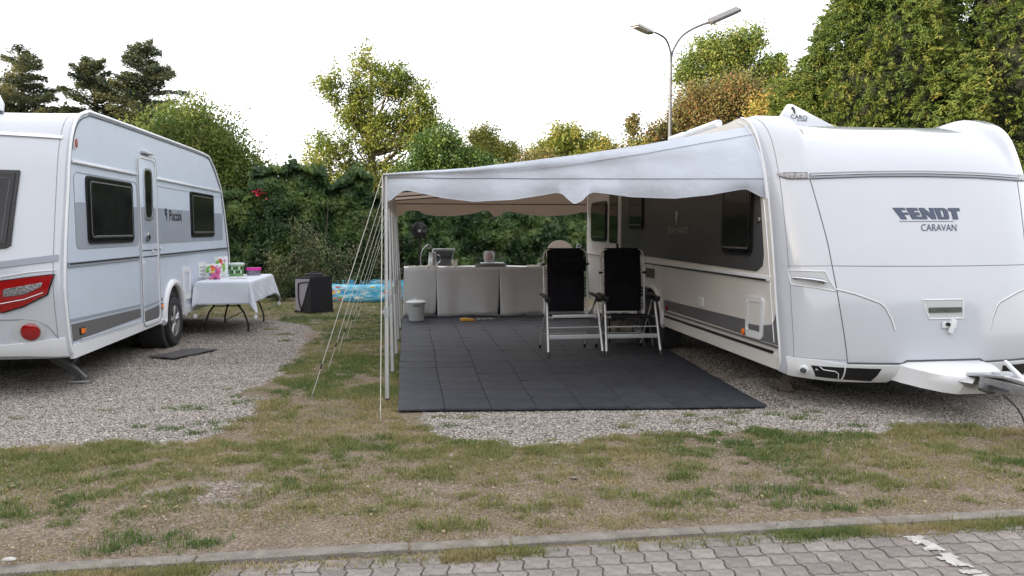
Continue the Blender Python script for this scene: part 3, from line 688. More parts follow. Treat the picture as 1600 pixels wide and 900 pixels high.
M['navy_blue'] = mat('dark_blue_plastic', (.01, .02, .10), .35); M['lamp_dark'] = mat('fog_lamp_glass', (.10, .105, .12), .12, .3, var=.4, vscale=60); M['trim'] = mat('dark_trim', (.20, .21, .23), .3, .7); M['steel_mid'] = mat('weathered_steel', (.17, .17, .175), .55, .6, var=.2, vscale=18); M['recess'] = mat('recess_grey', (.44, .455, .47), .45)
M['recess_dark'] = mat('recess_dark', (.06, .065, .06), .3, var=.3, vscale=30)
M['steel_pale'] = mat('dusty_steel', (.24, .205, .165), .6, .3, var=.25, vscale=20, bump=.2)
SR = build_right()

# ============ the caravan on the left (seen from its stern)
def build_left():
    root = empty('caravan', (-4.37, 10.8, 0), 'white caravan on the left with grey window band and red tail light', 'caravan')
    XR = -3.12; xc = -4.37
    sid = [(7.60, .36), (7.53, .47), (7.47, .85), (7.465, 1.10), (7.535, 1.55), (7.62, 1.95), (7.68, 2.24), (7.76, 2.46), (7.89, 2.62), (8.10, 2.70), (8.4, 2.725), (10.5, 2.735), (12.5, 2.73), (12.95, 2.66), (13.35, 2.42), (13.62, 2.12), (13.95, 1.3), (14.0, .9), (13.85, .36)]
    cen = [(7.48, .36), (7.40, .46), (7.34, .85), (7.33, 1.10), (7.40, 1.55), (7.48, 1.95), (7.55, 2.24), (7.64, 2.45), (7.78, 2.60), (8.0, 2.66), (8.4, 2.70), (10.5, 2.71), (12.5, 2.70), (13.0, 2.66), (13.45, 2.42), (13.75, 2.12), (14.1, 1.3), (14.12, .9), (13.95, .36)]
    S = Shell(cen, sid, xc, 1.25, 4.0)
    S.mesh('body').build('body', M['white'], root, ang=60)
    out = [(S.at(t, 1).y, S.at(t, 1).z) for t in range(S.N)]
    ac = 10.70; arch = [(ac + .43 * math.cos(a), .38 + .47 * math.sin(a)) for a in np.linspace(PI, 0, 14)]
    poly = out + ([(10.27, .37)] + arch + [(11.13, .37)])[::-1]
    MB().prism(poly, XR - .03, XR - .001).build('side_wall', M['alu_side'], root, ang=30)
    MB().prism(out, -5.619, -5.60).build('side_wall', M['alu_side'], root, ang=30)
    MB().box((xc, 10.8, .43), (2.40, 6.2, .10)).build('chassis', M['under'], root)
    MB().lathe([(.45, 0), (.45, .3)], (XR - .32, ac, .38), 24, 'X').build('wheel_housing', M['under'], root)
    MB().tube([(XR + .012, a, b) for a, b in [(10.23, .36)] + arch + [(11.17, .36)]], .045, 8).build('wheel_arch', M['white2'], root)
    wheel(XR - .06, ac, .33, 1, root)
    X = XR
    band = [(S.at(t, 1).y, S.at(t, 1).z) for t in range(3, S.N - 3)]
    MB().tube([(X + .004, a, b) for a, b in band], .018, 8).build('corner_moulding', M['white2'], root)
    MB().tube([(X + .006, a + (.035 if a < 9 else (-.03 if a > 13 else 0)), b - (.035 if b > 2.3 else 0)) for a, b in band], .005, 6).build('corner_rubber', M['seam'], root)
    MB().tube([S.at(t, .955) for t in range(4, 56)], .0035, 5).build('panel_joint', M['seam_l'], root)
    # upper rail (two lengths either side of the door)
    for a, b in ((7.72, 9.46), (10.15, 13.50)):
        r_ = MB().box((X + .010, (a + b) / 2, 2.195), (.022, b - a, .035), bev=.008).build('side_rail', M['white2'], root)
        MB().box((X + .0225, (a + b) / 2, 2.185), (.004, b - a - .04, .006)).build('rail_insert', M['seam_l'], r_)
    for a, b in ((7.55, 9.44), (10.16, 13.96)):
        r_ = MB().box((X + .008, (a + b) / 2, 1.225), (.018, b - a, .05), bev=.006).build('side_rail', M['grey_band'], root)
        MB().box((X + .0195, (a + b) / 2, 1.232), (.006, b - a - .03, .014)).build('rail_insert', M['black'], r_)
    # window band: outline and grey field, broken by windows and door
    def ring_line(y0, y1, h0, h1, r, nm): MB().tube([(X + .001, a, b) for a, b in rr(y0, y1, h0, h1, r, 6)], .004, 5, closed=True).build(nm, M['seam_l'], root)
    ring_line(7.76, 9.47, 1.365, 2.10, .08, 'band_outline'); ring_line(10.17, 13.62, 1.38, 2.10, .06, 'band_outline')
    side_part('band_panel', rr(7.765, 9.465, 1.37, 1.815, .05), X - .003, X + .003, M['grey_band'], root)
    side_part('band_panel', rr(10.175, 13.61, 1.385, 1.825, .05), X - .003, X + .003, M['grey_band'], root)
    side_window(8.02, 9.28, 1.41, 2.085, .06, X, 1, root)
    side_window(11.67, 12.99, 1.44, 2.11, .06, X, 1, root)
    # door
    d = side_part('door', rr(9.52, 10.10, .43, 2.40, .07), X, X + .012, M['alu_side'], root, .004)
    MB().ring(rr(9.49, 10.13, .40, 2.43, .09), rr(9.522, 10.098, .432, 2.398, .07), X, X + .022).build('door_frame', M['white2'], d)
    MB().tube([(X + .022, a, b) for a, b in rr(9.485, 10.135, .395, 2.435, .09, 6)], .004, 5, closed=True).build('door_joint', M['seam_l'], d)
    MB().prism([(9.525, 1.385), (10.095, 1.385), (10.095, 1.82), (9.525, 1.82)], X + .011, X + .0145).build('door_band', M['grey_band'], d)
    for z in (1.30, 1.225): MB().box((X + .013, 9.81, z), (.006, .56, .012)).build('door_rail', M['black'], d)
    MB().ring(rr(9.65, 9.95, 1.67, 2.29, .08), rr(9.675, 9.925, 1.70, 2.265, .06), X + .01, X + .03).build('window_frame', M['silver'], d)
    MB().prism(rr(9.67, 9.93, 1.69, 2.27, .06), X + .008, X + .024).build('door_pane', M['glass'], d)
    k = MB().lathe([(0, 0), (.055, 0), (.055, .02), (.03, .03), (0, .03)], (0, 0, 0), 18, 'X'); k.v = [(X + .012 + a, 9.73 + b, c + 1.46) for a, b, c in k.v]; k.build('door_lock', M['chrome'], d)
    MB().tube([(X + .03, 9.73, 1.41), (X + .05, 9.74, 1.46), (X + .03, 9.75, 1.51)], .008, 6).build('door_handle', M['black'], d)
    MB().prism([(9.525, .445), (10.095, .445), (10.095, .60), (9.525, .575)], X + .011, X + .0145).build('door_stripe', M['grey_mid'], d)
    MB().prism([(9.525, .61), (10.095, .635), (10.095, .66), (9.525, .64)], X + .011, X + .0145).build('door_stripe', M['grey_band'], d)
    MB().box((X + .02, 9.55, 1.15), (.03, .03, .06), bev=.008).build('hinge', M['white2'], d)
    # awning lamp over the door, tail marker
    l_ = MB().box((X + .03, 9.80, 2.475), (.06, .30, .035), bev=.016); l_.build('porch_lamp', M['recess'], root)
    for (y, z), mm in (((9.92, 1.285), 'white2'), ((10.25, 1.31), 'white2')): MB().box((X + .018, y, z), (.02, .06, .03), bev=.008).build('catch', M[mm], root)
    MB().prism(circ(7.83, 2.37, .036, 18, .06), X, X + .008).build('marker_base', M['white2'], root)
    MB().prism(circ(7.835, 2.375, .026, 18, .046), X + .006, X + .014).build('side_marker', M['red'], root)
    # lower stripes, skirt
    for a, b in ((7.60, 9.44), ):
        side_part('stripe', [(7.565, .685), (9.44, .645), (9.44, .675), (7.56, .715)][::1], X, X + .004, M['grey_band'], root)
        side_part('stripe', [(7.60, .50), (7.575, .665), (9.44, .625), (9.44, .52)], X, X + .005, M['grey_mid'], root)
    side_part('stripe', [(10.16, .64), (10.27, .64), (10.27, .68), (10.16, .68)], X, X + .004, M['grey_mid'], root)
    side_part('stripe', [(11.15, .60), (13.9, .60), (13.92, .67), (11.15, .67)], X, X + .004, M['grey_mid'], root)
    sk = MB(); sk.prism([(7.57, .34), (7.56, .47), (10.24, .43), (10.24, .36)], X - .02, X + .014); sk.build('skirt', M['white2'], root)
    MB().prism([(11.16, .36), (11.16, .47), (13.85, .47), (13.8, .36)], X - .02, X + .014).build('skirt', M['white2'], root)
    for dz in (0, .022): MB().tube([(X + .012, 7.75, .475 + dz), (X + .012, 9.42, .452 + dz)], .0045, 6).build('skirt_rail', M['alu'], root)
    for y in (7.80, 10.21):
        am = MB().box((X + .012, y, .575), (.02, .10, .05), bev=.006).build('side_marker', M['amber'], root)
        MB().box((X + .008, y, .575), (.014, .125, .07), bev=.004).build('marker_base', M['black'], am)
    fl = MB().ring(rr(11.15, 11.55, .56, 1.02, .05), rr(11.25, 11.45, .64, .95, .02), X, X + .016).build('service_flap', M['white2'], root)
    MB().prism(rr(11.255, 11.445, .645, .945, .02), X, X + .008).build('flap_panel', M['alu_side'], fl)
    v = MB().prism(rr(12.0, 12.55, .82, 1.05, .02), X, X + .010).build('vent', M['white2'], root)
    for k in range(3): MB().box((X + .012, 12.27, .87 + k * .055), (.008, .40, .012)).build('louvre', M['seam_l'], v)
    text_side('Puccini', .20, X + .004, 10.94, 1.735, 1, M['black'], root, sx=1.0, bold=.003)
    e = MB().prism([(10.56, 1.66), (10.58, 1.76), (10.55, 1.79), (10.60, 1.81), (10.52, 1.83), (10.46, 1.81), (10.49, 1.79), (10.47, 1.75), (10.52, 1.74)], X + .002, X + .006); e.build('emblem', M['navy'], root)
    # ---------- stern details
    T = lambda a: 2 * xc - a
    S.strip([(T(-3.16), 2.42), (-4.37, 2.47), (-3.16, 2.415)], [(T(-3.16), 2.392), (-4.37, 2.44), (-3.16, 2.388)], .02, n=40).build('stern_trim', M['alu'], root)
    S.strip([(T(-3.14), 1.31), (-5.0, 1.245), (-4.37, 1.225), (-3.75, 1.245), (-3.14, 1.325)], [(T(-3.14), 1.25), (-5.0, 1.19), (-4.37, 1.17), (-3.75, 1.19), (-3.14, 1.265)], .012, n=40).build('stern_trim', M['grey_band'], root)
    w = S.strip([(T(-3.47), 2.085), (-4.37, 2.10), (-3.47, 2.085)], [(T(-3.52), 1.40), (-4.37, 1.375), (-3.56, 1.38), (-3.515, 1.41)], .02, n=36, nv=6).build('stern_window', M['black'], root)
    S.strip([(T(-3.50), 2.055), (-4.37, 2.06), (-3.50, 2.055)], [(T(-3.55), 1.42), (-4.37, 1.41), (-3.55, 1.42)], .027, n=30, nv=6).build('pane', M['glass'], w)
    S.line([(T(-3.54), 2.01), (-4.37, 2.02), (-3.54, 2.01), (-3.585, 1.46), (-4.37, 1.45), (T(-3.585), 1.46)], .003, .029, True).build('window_trim', M['grey_mid'], w)
    for sg in (1, -1):
        f = (lambda a: a) if sg > 0 else T
        tl = S.strip([(f(-3.60), 1.088), (f(-3.40), 1.115), (f(-3.175), 1.142)], [(f(-3.605), .812), (f(-3.42), .868), (f(-3.225), .972)], .022, n=12, nv=4).build('tail_light', M['red'], root)
        S.strip([(f(-3.565), 1.020), (f(-3.40), 1.05), (f(-3.25), 1.078)], [(f(-3.57), .955), (f(-3.40), .972), (f(-3.265), 1.035)], .026, base=.015, n=10, nv=2).build('clear_lens', M['clear'], tl)
        S.line([(f(-3.60), .892), (f(-3.40), .93), (f(-3.25), .985)], .004, .024).build('lens_trim', M['alu'], tl)
        S.line([(f(-3.61), 1.092), (f(-3.40), 1.12), (f(-3.165), 1.147), (f(-3.22), .965), (f(-3.42), .862), (f(-3.61), .806)], .006, .012, True).build('lens_rim', M['black'], tl)
        S.line([(f(-3.16), 1.185), (f(-3.35), 1.17), (f(-3.62), 1.125), (f(-3.9), 1.08), (f(-4.2), 1.05)], .005, .004).build('crease', M['white2'], root)
        S.line([(f(-3.65), .742), (f(-3.45), .742), (f(-3.33), .73), (f(-3.24), .67), (f(-3.18), .57), (f(-3.135), .475)], .006, .001).build('panel_joint', M['seam_l'], root)
        rc = S.poly(circ(f(-3.40), .632, .135, 28, .115), .006).build('lamp_recess', M['recess'], root)
        p, nrm = S.front(f(-3.385), .628, .008); rot = nrm.to_track_quat('Z', 'Y').to_matrix()
        q = MB().lathe([(0, 0), (.080, 0), (.080, .012), (.065, .022), (.02, .026), (0, .026)], (0, 0, 0), 28); q.v = [tuple(rot @ Vector(a) + p) for a in q.v]; q.build('reflector', M['red'], rc)
    bl = S.strip([(T(-3.14), .56), (-4.37, .50), (-3.60, .51), (-3.13, .56)], [(T(-3.15), .40), (-4.37, .42), (-3.5, .41), (-3.13, .39)], .02, n=30, nv=3).build('bumper', M['white2'], root)
    # corner steady
    stb = MB(); K_ = 1.55
    for dx in (0, .09):
        stb.tube([(-3.62 + dx, 7.85, .45), (-3.36 + dx * .6, 8.10, .14), (-3.30 + dx * .6, 8.14, .05)], [.034, .03, .026], 4)
    stb.tube([(-3.22, 8.2, .42), (-3.36, 8.10, .18)], .016, 6); stb.tube([(-3.60, 7.86, .42), (-3.50, 7.88, .42)], .02, 6)
    for k in range(4): stb.tube([(-3.58 + k * .06, 7.9 + k * .05, .40 - k * .07), (-3.50 + k * .05, 7.9 + k * .05, .40 - k * .07)], .009, 5)
    sb = stb.build('stabiliser_leg', M['steel_mid'], root, smooth=False)
    MB().box((-3.28, 8.15, .02), (.20, .16, .03), bev=.008).build('foot_plate', M['galv'], sb)
    ax_ = MB().tube([(-5.4, ac, .33), (-3.3, ac, .33)], .045, 10); ax_.box((-3.45, ac - .45, .40), (.08, .5, .10)); ax_.box((-3.40, ac - .32, .33), (.10, .12, .10), bev=.02); ax_.build('axle', M['steel_dark'], root)
    # satellite dome on the roof
    MB().lathe([(.0, 0), (.16, 0), (.17, .08), (.13, .17), (.06, .22), (0, .225)], (-3.98, 8.0, 2.69), 8).build('roof_dome', M['white2'], root)
    return S
SL = build_left()
# ------------------------------------------------------------------ awning
def canopy_mat():
    m = mat('awning_sheet', (.53, .585, .67), .5, var=.04, vscale=2.5, bump=.35, bscale=5, spec=.35, bdist=.06)
    n = m.node_tree.nodes; l = m.node_tree.links; b = n['Principled BSDF']
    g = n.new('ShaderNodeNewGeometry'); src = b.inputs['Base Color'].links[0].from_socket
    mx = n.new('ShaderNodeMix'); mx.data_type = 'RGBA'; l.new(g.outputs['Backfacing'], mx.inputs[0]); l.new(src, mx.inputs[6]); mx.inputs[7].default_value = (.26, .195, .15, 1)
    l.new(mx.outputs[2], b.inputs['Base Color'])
    tr = n.new('ShaderNodeBsdfTranslucent'); tr.inputs[0].default_value = (.70, .52, .38, 1); ms_ = n.new('ShaderNodeMixShader'); ms_.inputs[0].default_value = .17
    l.new(b.outputs[0], ms_.inputs[1]); l.new(tr.outputs[0], ms_.inputs[2]); l.new(ms_.outputs[0], n['Material Output'].inputs[0])
    return m
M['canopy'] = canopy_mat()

M['hem'] = mat('hem_tape', (.46, .50, .56), .6)
def rail_pt(h):   # front edge of the awning along the caravan's side
    return float(np.interp(h, [1.8, 1.9, 2.05, 2.25, 2.42, 2.54], [6.53, 6.55, 6.60, 6.70, 6.84, 6.98]))
def roof_z(X): return float(np.interp(X, [-.20, .61, 1.565, 2.18, 2.7, 3.0, 3.2, 3.27], [2.05, 2.113, 2.235, 2.332, 2.43, 2.485, 2.525, 2.53]))
def build_awning():
    root = empty('awning', (1.5, 10, 0), 'white sun canopy on a row of alloy poles beside the right caravan', 'awning')
    Xs = np.linspace(-.20, 3.245, 60)
    def fy(X, h): s = (X + .2) / 3.45; return 6.95 + (rail_pt(h) - 6.95) * s ** 1.6 + .014 * math.sin(X * 9 + h * 14) * (1 - s) + .006 * math.sin(X * 23 + h * 9) * (1 - .6 * s) + .02 * math.sin(h * 42 + X * 5) * max(0, 1 - s * 7)
    Ys = np.linspace(0, 1, 40)
    roof = MB(); rows = []
    for X in Xs:
        z = roof_z(X); y0 = fy(X, z); row = []
        for v in Ys:
            y = y0 + (13.42 - y0) * v; seg = (v * 5) % 1.0
            row.append((X, y, z - .025 * math.sin(PI * seg) * (1 - ((X + .2) / 3.45) ** 2)))
        rows.append(row)
    roof.grid(rows, flip=False); roof.build('roof_sheet', M['canopy'], root, ang=None, fixn=False)
    # front gable, from roof edge to seam
    hb = 2.015; g = []
    for X in Xs: 
        z = roof_z(X); g.append([(X, fy(X, z + (hb - z) * v) - .03 * math.sin(PI * min(1, v * 2)) * .6, z + (hb - z) * v) for v in np.linspace(0, 1, 10)])
    MB().grid(g, flip=False).build('gable', M['canopy'], root, ang=None, fixn=False)
    MB().tube([(X, fy(X, hb) - .004, hb) for X in Xs], .0035, 5).build('seam', M['seam_l'], root)
    MB().tube([(X, fy(X, roof_z(X) - .085 * min(1, (X + .2) * .8)) - .024, roof_z(X) - .085 * min(1, (X + .2) * .8)) for X in Xs[8:]], .0025, 5).build('seam', M['seam_l'], root)
    vb = [(-.20, 1.785), (-.13, 1.82), (-.05, 1.885), (.0, 1.905), (.06, 1.895), (.32, 1.84), (.61, 1.806), (.96, 1.822), (1.2, 1.86), (1.356, 1.888), (1.41, 1.88), (1.46, 1.83), (1.52, 1.782), (1.59, 1.815), (1.64, 1.875), (1.70, 1.892), (2.05, 1.85), (2.44, 1.836), (2.75, 1.868), (3.03, 1.918), (3.09, 1.922), (3.13, 1.90), (3.20, 1.86), (3.25, 1.84)]
    bx = [p[0] for p in vb]; bh = [p[1] for p in vb]
    def bh_(X): return float(np.interp(X, bx, bh))
    Xv = np.linspace(-.20, 3.245, 150); v_ = []
    for X in Xv:
        b = bh_(X); v_.append([(X, fy(X, hb) - .01 * math.sin(PI * v * .9) - .018 * v * math.sin(X * 7.3 + 1.2) + (-.03 if 1.38 < X < 1.66 else 0) * v * v, hb + (b - hb) * v) for v in np.linspace(0, 1, 8)])
    MB().grid(v_, flip=False).build('valance', M['canopy'], root, ang=None, fixn=False)
    MB().tube([r[-1] for r in v_], .0035, 6).build('valance_hem', M['hem'], root)
    # piping along the caravan
    MB().tube([(3.238, rail_pt(h) - .006, h) for h in np.linspace(1.83, 2.54, 20)], .012, 6).build('piping', M['cloth_white'], root)
    # side valance (outer long edge)
    sv_ = []
    for y in np.linspace(6.945, 13.42, 90):
        q = (y - 6.95) / 1.29 % 1.0; b = 1.80 + .05 * math.sin(PI * q)
        sv_.append([(-.20 - .03 * v, y, 2.05 + (b - 2.05) * v) for v in np.linspace(0, 1, 6)])
    MB().grid(sv_, flip=True).build('valance', M['canopy'], root, ang=None, fixn=False)
    # rear valance
    rb = [(-.20, 1.77), (-.08, 1.80), (.0, 1.87), (.10, 1.89), (.2, 1.885), (.33, 1.82), (.5, 1.792), (.85, 1.79), (1.15, 1.83), (1.37, 1.887), (1.45, 1.88), (1.55, 1.77), (1.66, 1.80), (1.73, 1.872), (1.85, 1.875), (2.1, 1.82), (2.5, 1.79), (2.9, 1.815), (3.2, 1.875), (3.6, 1.80)]
    rx = [p[0] for p in rb]; rh = [p[1] for p in rb]; r_ = []
    for X in np.linspace(-.2, 3.24, 110):
        t = roof_z(X); b = float(np.interp(X, rx, rh)); r_.append([(X, 13.42 + .015 * math.sin(X * 8) * v, t + (b - t) * v) for v in np.linspace(0, 1, 8)])
    MB().grid(r_, flip=True).build('valance', M['canopy'], root, ang=None, fixn=False)
    MB().tube([r[-1] for r in r_], .005, 6).build('valance_hem', M['hem'], root)
    MB().tube([(-.15, 13.38, 2.0), (3.2, 13.38, 2.0)], .010, 8).build('roof_pole', M['grey_mid'], root)
    # poles with clamps, roof rafters
    P = [(-.190, 6.98), (-.165, 8.31), (-.136, 9.52), (-.128, 10.81), (-.105, 12.10), (-.09, 13.32)]
    for i, (x, y) in enumerate(P):
        tx = -.175
        p = MB().tube([(x, y, .0), (x + (tx - x) * .4, y, .80)], .019, 12).tube([(x + (tx - x) * .4, y, .80), (tx, y, 2.03)], .0155, 12).build('pole', M['alu_pole'], root)
        MB().tube([(x + (tx - x) * .38, y, .755), (x + (tx - x) * .42, y, .845)], .024, 12).build('clamp', M['clamp'], p)
        MB().box((x + (tx - x) * .4 - .03, y, .80), (.035, .018, .03), bev=.006).build('clamp_knob', M['clamp'], p)
        MB().tube([(tx, y, 2.03), (-.165, y, 2.07)], .006, 6).build('spigot', M['galv'], p)
        MB().lathe([(.0, 0), (.03, 0), (.03, .006), (.02, .012), (0, .012)], (x, y, -.006), 12).build('pole_foot', M['black'], p)
        if 0 < i < 5: MB().tube([(X, y, roof_z(X) - .045) for X in np.linspace(-.16, 3.2, 14)], .011, 6).build('rafter', M['grey_mid'], root)
    MB().tube([(-.17, 6.98, 1.99), (-.17, 13.34, 1.99)], .012, 8).build('eaves_pole', M['alu_pole'], root)
    pegs = [(-.87, 7.02, 0), (-.855, 8.33, 1), (-.85, 9.50, 2), (-.845, 10.80, 3), (-.847, 12.2, 4), (-.84, 13.2, 5)]
    for px_, py_, i in pegs:
        x, y = P[i]; tp = (-.205, y, 2.04)
        g_ = MB().tube([tp, (px_, py_, .03)], .0034, 5).build('guy_rope', M['rope'], root)
        MB().tube([(px_ + .01, py_, .07), (px_ - .02, py_, -.1)], .006, 5).build('peg', M['galv'], g_)
        q = Vector(tp).lerp(Vector((px_, py_, .03)), .86); MB().box(q, (.012, .03, .05), Matrix.Rotation(.3, 3, 'Y'), .003).build('tensioner', M['black'], g_)
    g_ = MB().tube([(-.205, 6.96, 2.04), (-.225, 6.22, .02)], .0036, 5).build('guy_rope', M['rope'], root)
    MB().tube([(-.225, 6.23, .06), (-.225, 6.20, -.1)], .006, 5).build('peg', M['galv'], g_)
M['alu_pole'] = mat('anodised_pole', (.60, .61, .62), .42, .55, var=.05, vscale=8)
M['clamp'] = mat('grey_clamp_plastic', (.33, .35, .36), .5)
build_awning()

# ------------------------------------------------------------------ tiled mat under the awning
def build_mat():
    root = empty('floor_mat', (1.5, 9.8, 0), 'dark grey tiled awning mat laid on the gravel under the canopy', 'mat')
    mats = []
    for k in range(4):
        t = (.92, .98, 1.03, 1.09)[k]
        mats.append(mat('mat_tile_%s' % 'abcd'[k], tuple(c * t for c in (.026, .030, .038)), .55, col2=tuple(c * t for c in (.048, .055, .069)), vscale=5, bump=.5, bscale=60, spec=.4, bdist=.012))
    def node(c_, r_):
        y = 6.485 + r_ * .397; rw = 3.10 + .067 * min(3.5, max(0, y - 6.2)); x = -.09 + c_ * (rw + .09) / 8
        return Vector((x + .006 * math.sin(r_ * .9 + c_), y - .094 * x + .008 * math.sin(c_ * 1.9 + r_ * .7), 0))
    for r in range(18):
        for c in range(8):
            A_, B_, C_, D_ = node(c, r), node(c + 1, r), node(c + 1, r + 1), node(c, r + 1); ce = (A_ + B_ + C_ + D_) / 4
            b = MB(); n = 5; P = []; g = .0075; curl = [random.random() ** 3 * .007 for _ in range(4)]
            for i in range(n + 1):
                row = []
                for j in range(n + 1):
                    u = g + (1 - 2 * g) * i / n; v = g + (1 - 2 * g) * j / n; p = A_.lerp(B_, u).lerp(D_.lerp(C_, u), v)
                    z = .012 + .0035 * math.sin(p.x * 5.1 + p.y * 2.3) * math.sin(p.y * 3.7) - .002 * (i in (0, n) or j in (0, n))
                    z += curl[0] * max(0, 1 - 2.5 * (u + v)) + curl[1] * max(0, 1 - 2.5 * ((1 - u) + v)) + curl[2] * max(0, .6 - v) * u
                    row.append((p.x - ce.x, p.y - ce.y, z))
                P.append(row)
            b.grid(P); per = [P[i][0] for i in range(n + 1)] + [P[n][j] for j in range(1, n + 1)] + [P[i][n] for i in range(n - 1, -1, -1)] + [P[0][j] for j in range(n - 1, 0, -1)]
            lo = [(x, y, -.004) for x, y, z in per]; m = len(per); b.add(per + lo, [(i, (i + 1) % m, m + (i + 1) % m, m + i) for i in range(m)])
            me = b.mesh('tile'); me.materials.append(random.choice(mats)); me.shade_smooth(); me.set_sharp_from_angle(angle=.7)
            o = bpy.data.objects.new('tile', me); COL.objects.link(o); o.parent = root; o.location = ce - root.location
build_mat()

# ------------------------------------------------------------------ long dressed table
def build_long_table():
    root = empty('buffet_table', (1.6, 13.7, 0), 'long table covered to the floor with pale grey cloth under the canopy', 'table')
    h = .885; x0, x1, y0, y1 = -.04, 3.16, 13.42, 14.02
    MB().box(((x0 + x1) / 2, (y0 + y1) / 2, h - .015), (x1 - x0 - .02, y1 - y0 - .02, .028)).build('tabletop', M['grey_mid'], root)
    for x in (x0 + .15, 1.1, 2.1, x1 - .15):
        for y in (y0 + .1, y1 - .1): MB().tube([(x, y, 0), (x, y, h - .03)], .016, 6).build('leg', M['black'], root)
    MB().box(((x0 + x1) / 2, y0 + .12, h / 2), (x1 - x0 - .15, .02, h - .06)).build('gap_backing', M['black'], root)  # black sheet standing in for the shade seen through the cloth gaps
    top = MB(); P = []
    for i in range(41):
        x = x0 - .005 + (x1 - x0 + .01) * i / 40; P.append([(x, y, h + .003 * math.sin(x * 9 + y * 7)) for y in np.linspace(y0 - .005, y1 + .005, 8)])
    top.grid(P, flip=True).build('cloth_top', M['cloth_top'], root, ang=None)
    panels = [(-.045, .5262, 0), (.5268, 1.6432, 1), (1.6438, 3.165, 2)]
    for a, b, k in panels:
        P = []; n = 40
        for i in range(n + 1):
            s = i / n; x = a + (b - a) * s; col = []
            for v in np.linspace(0, 1, 14):
                gl = (.026 if k > 0 else 0) * v ** 2.4; gr_ = (.030 if k < 2 else 0) * v ** 2.4
                xx = a + gl * .3 + (b - a - gl * .3 - gr_) * s
                wave = .085 * v ** 1.2 * math.sin(xx * 9 + k * 2 + .8 * math.sin(v * 3)) + .016 * v * math.sin(xx * 17 + 1 + v * 2)
                flare = .035 * v ** 2 * math.exp(-((s - (0 if k else .9)) / .06) ** 2) * (1 if k == 1 else .4)
                z = h + .002 - v * (h - .035 - .012 * math.sin(xx * 5 + k))
                col.append((xx, y0 - .012 - .02 * v - wave * .5 - flare, z))
            P.append(col)
        o = MB().grid(P).build('cloth_panel', M['cloth_grey'], root, ang=None)
        sm = o.modifiers.new('thickness', 'SOLIDIFY'); sm.thickness = .003
    for X in (x0 - .012, x1 + .012):
        P = [[(X + .012 * math.sin(y * 11) * v, y, h - v * (h - .03)) for v in np.linspace(0, 1, 10)] for y in np.linspace(y0 - .01, y1, 10)]
        MB().grid(P).build('cloth_panel', M['cloth_grey'], root, ang=None)
M['cloth_top'] = mat('table_cloth_top', (.60, .60, .59), .9, var=.04, vscale=8)
build_long_table()
TH = .888

def ruffle(x0, x1, y, name, lab):
    b = MB(); n = int((x1 - x0) / .011)
    for k in range(n * 2):
        x = x0 + (x1 - x0) * random.random(); yy = y + random.uniform(-.07, .07); r = random.uniform(.008, .020)
        m = MB().lathe([(0, -r * .6), (r, -.2 * r), (r * .9, r * .5), (0, r * .8)], (0, 0, 0), 6)
        R = Matrix.Rotation(random.random() * 3, 3, 'X') @ Matrix.Rotation(random.random() * 3, 3, 'Y')
        b.add([tuple(R @ Vector(v) + Vector((x, yy, TH + r * .7))) for v in m.v], m.f)
    o = b.build(name, M['pebble'], None); tag(o, lab, 'pebbles'); return o
M['pebble'] = mat('cream_pebbles', (.62, .60, .53), .8, var=.15, vscale=20)
ruffle(.02, .56, 13.50, 'pebble_heap', 'scatter of pale decorative stones at the fan end of the table').__setitem__('kind', 'stuff')
ruffle(2.14, 2.62, 13.52, 'pebble_heap', 'scatter of pale decorative stones at the caravan end of the table').__setitem__('kind', 'stuff')

def gooseneck(x, y, d, label):
    root = empty('table_lamp', (x, y, TH), label, 'lamp', 'gooseneck lamps on the long table')
    MB().lathe([(0, 0), (.05, 0), (.05, .012), (.015, .02), (0, .02)], (x, y, TH), 18).build('base', M['white2'], root)
    pts = smooth_path([(x, y, TH + .015), (x - .005 * d, y, TH + .17), (x + .03 * d, y - .01, TH + .30), (x + .085 * d, y - .02, TH + .37), (x + .12 * d, y - .03, TH + .385)])
    MB().tube(pts, .0075, 8).build('neck', M['alu'], root)
    hd = MB().lathe([(.0, 0), (.018, 0), (.032, .03), (.048, .07), (.046, .07), (.0, .045)], (0, 0, 0), 18)
    R = Vector((.35 * d, -.85, -.35)).to_track_quat('Z', 'Y').to_matrix(); hd.v = [tuple(R @ Vector(v) + Vector((x + .115 * d, y - .02, TH + .39))) for v in hd.v]
    h_ = hd.build('lamp_shade', M['white2'], root)
    lb = MB().lathe([(0, 0), (.024, .0), (.02, .02), (0, .024)], (0, 0, 0), 12); lb.v = [tuple(R @ (Vector(v) + Vector((0, 0, .045))) + Vector((x + .115 * d, y - .02, TH + .39))) for v in lb.v]; lb.build('bulb', M['clear'], h_)
gooseneck(.255, 13.55, 1, 'slim white gooseneck lamp beside the steel jug on the long table')
gooseneck(3.06, 13.6, .35, 'slim white gooseneck lamp at the caravan end of the long table')
# steel jug
root = empty('jug', (.46, 13.55, TH), 'brushed steel ice jug standing on the long table', 'jug')
MB().lathe([(0, 0), (.088, 0), (.092, .01), (.078, .13), (.062, .245), (.068, .262), (.060, .262), (.055, .24), (.0, .24)], (.46, 13.55, TH), 28).build('jug_body', M['alu'], root)
MB().tube(smooth_path([(.53, 13.54, TH + .22), (.585, 13.54, TH + .20), (.60, 13.54, TH + .12), (.55, 13.54, TH + .06)]), .008, 8).build('jug_handle', M['chrome'], root)
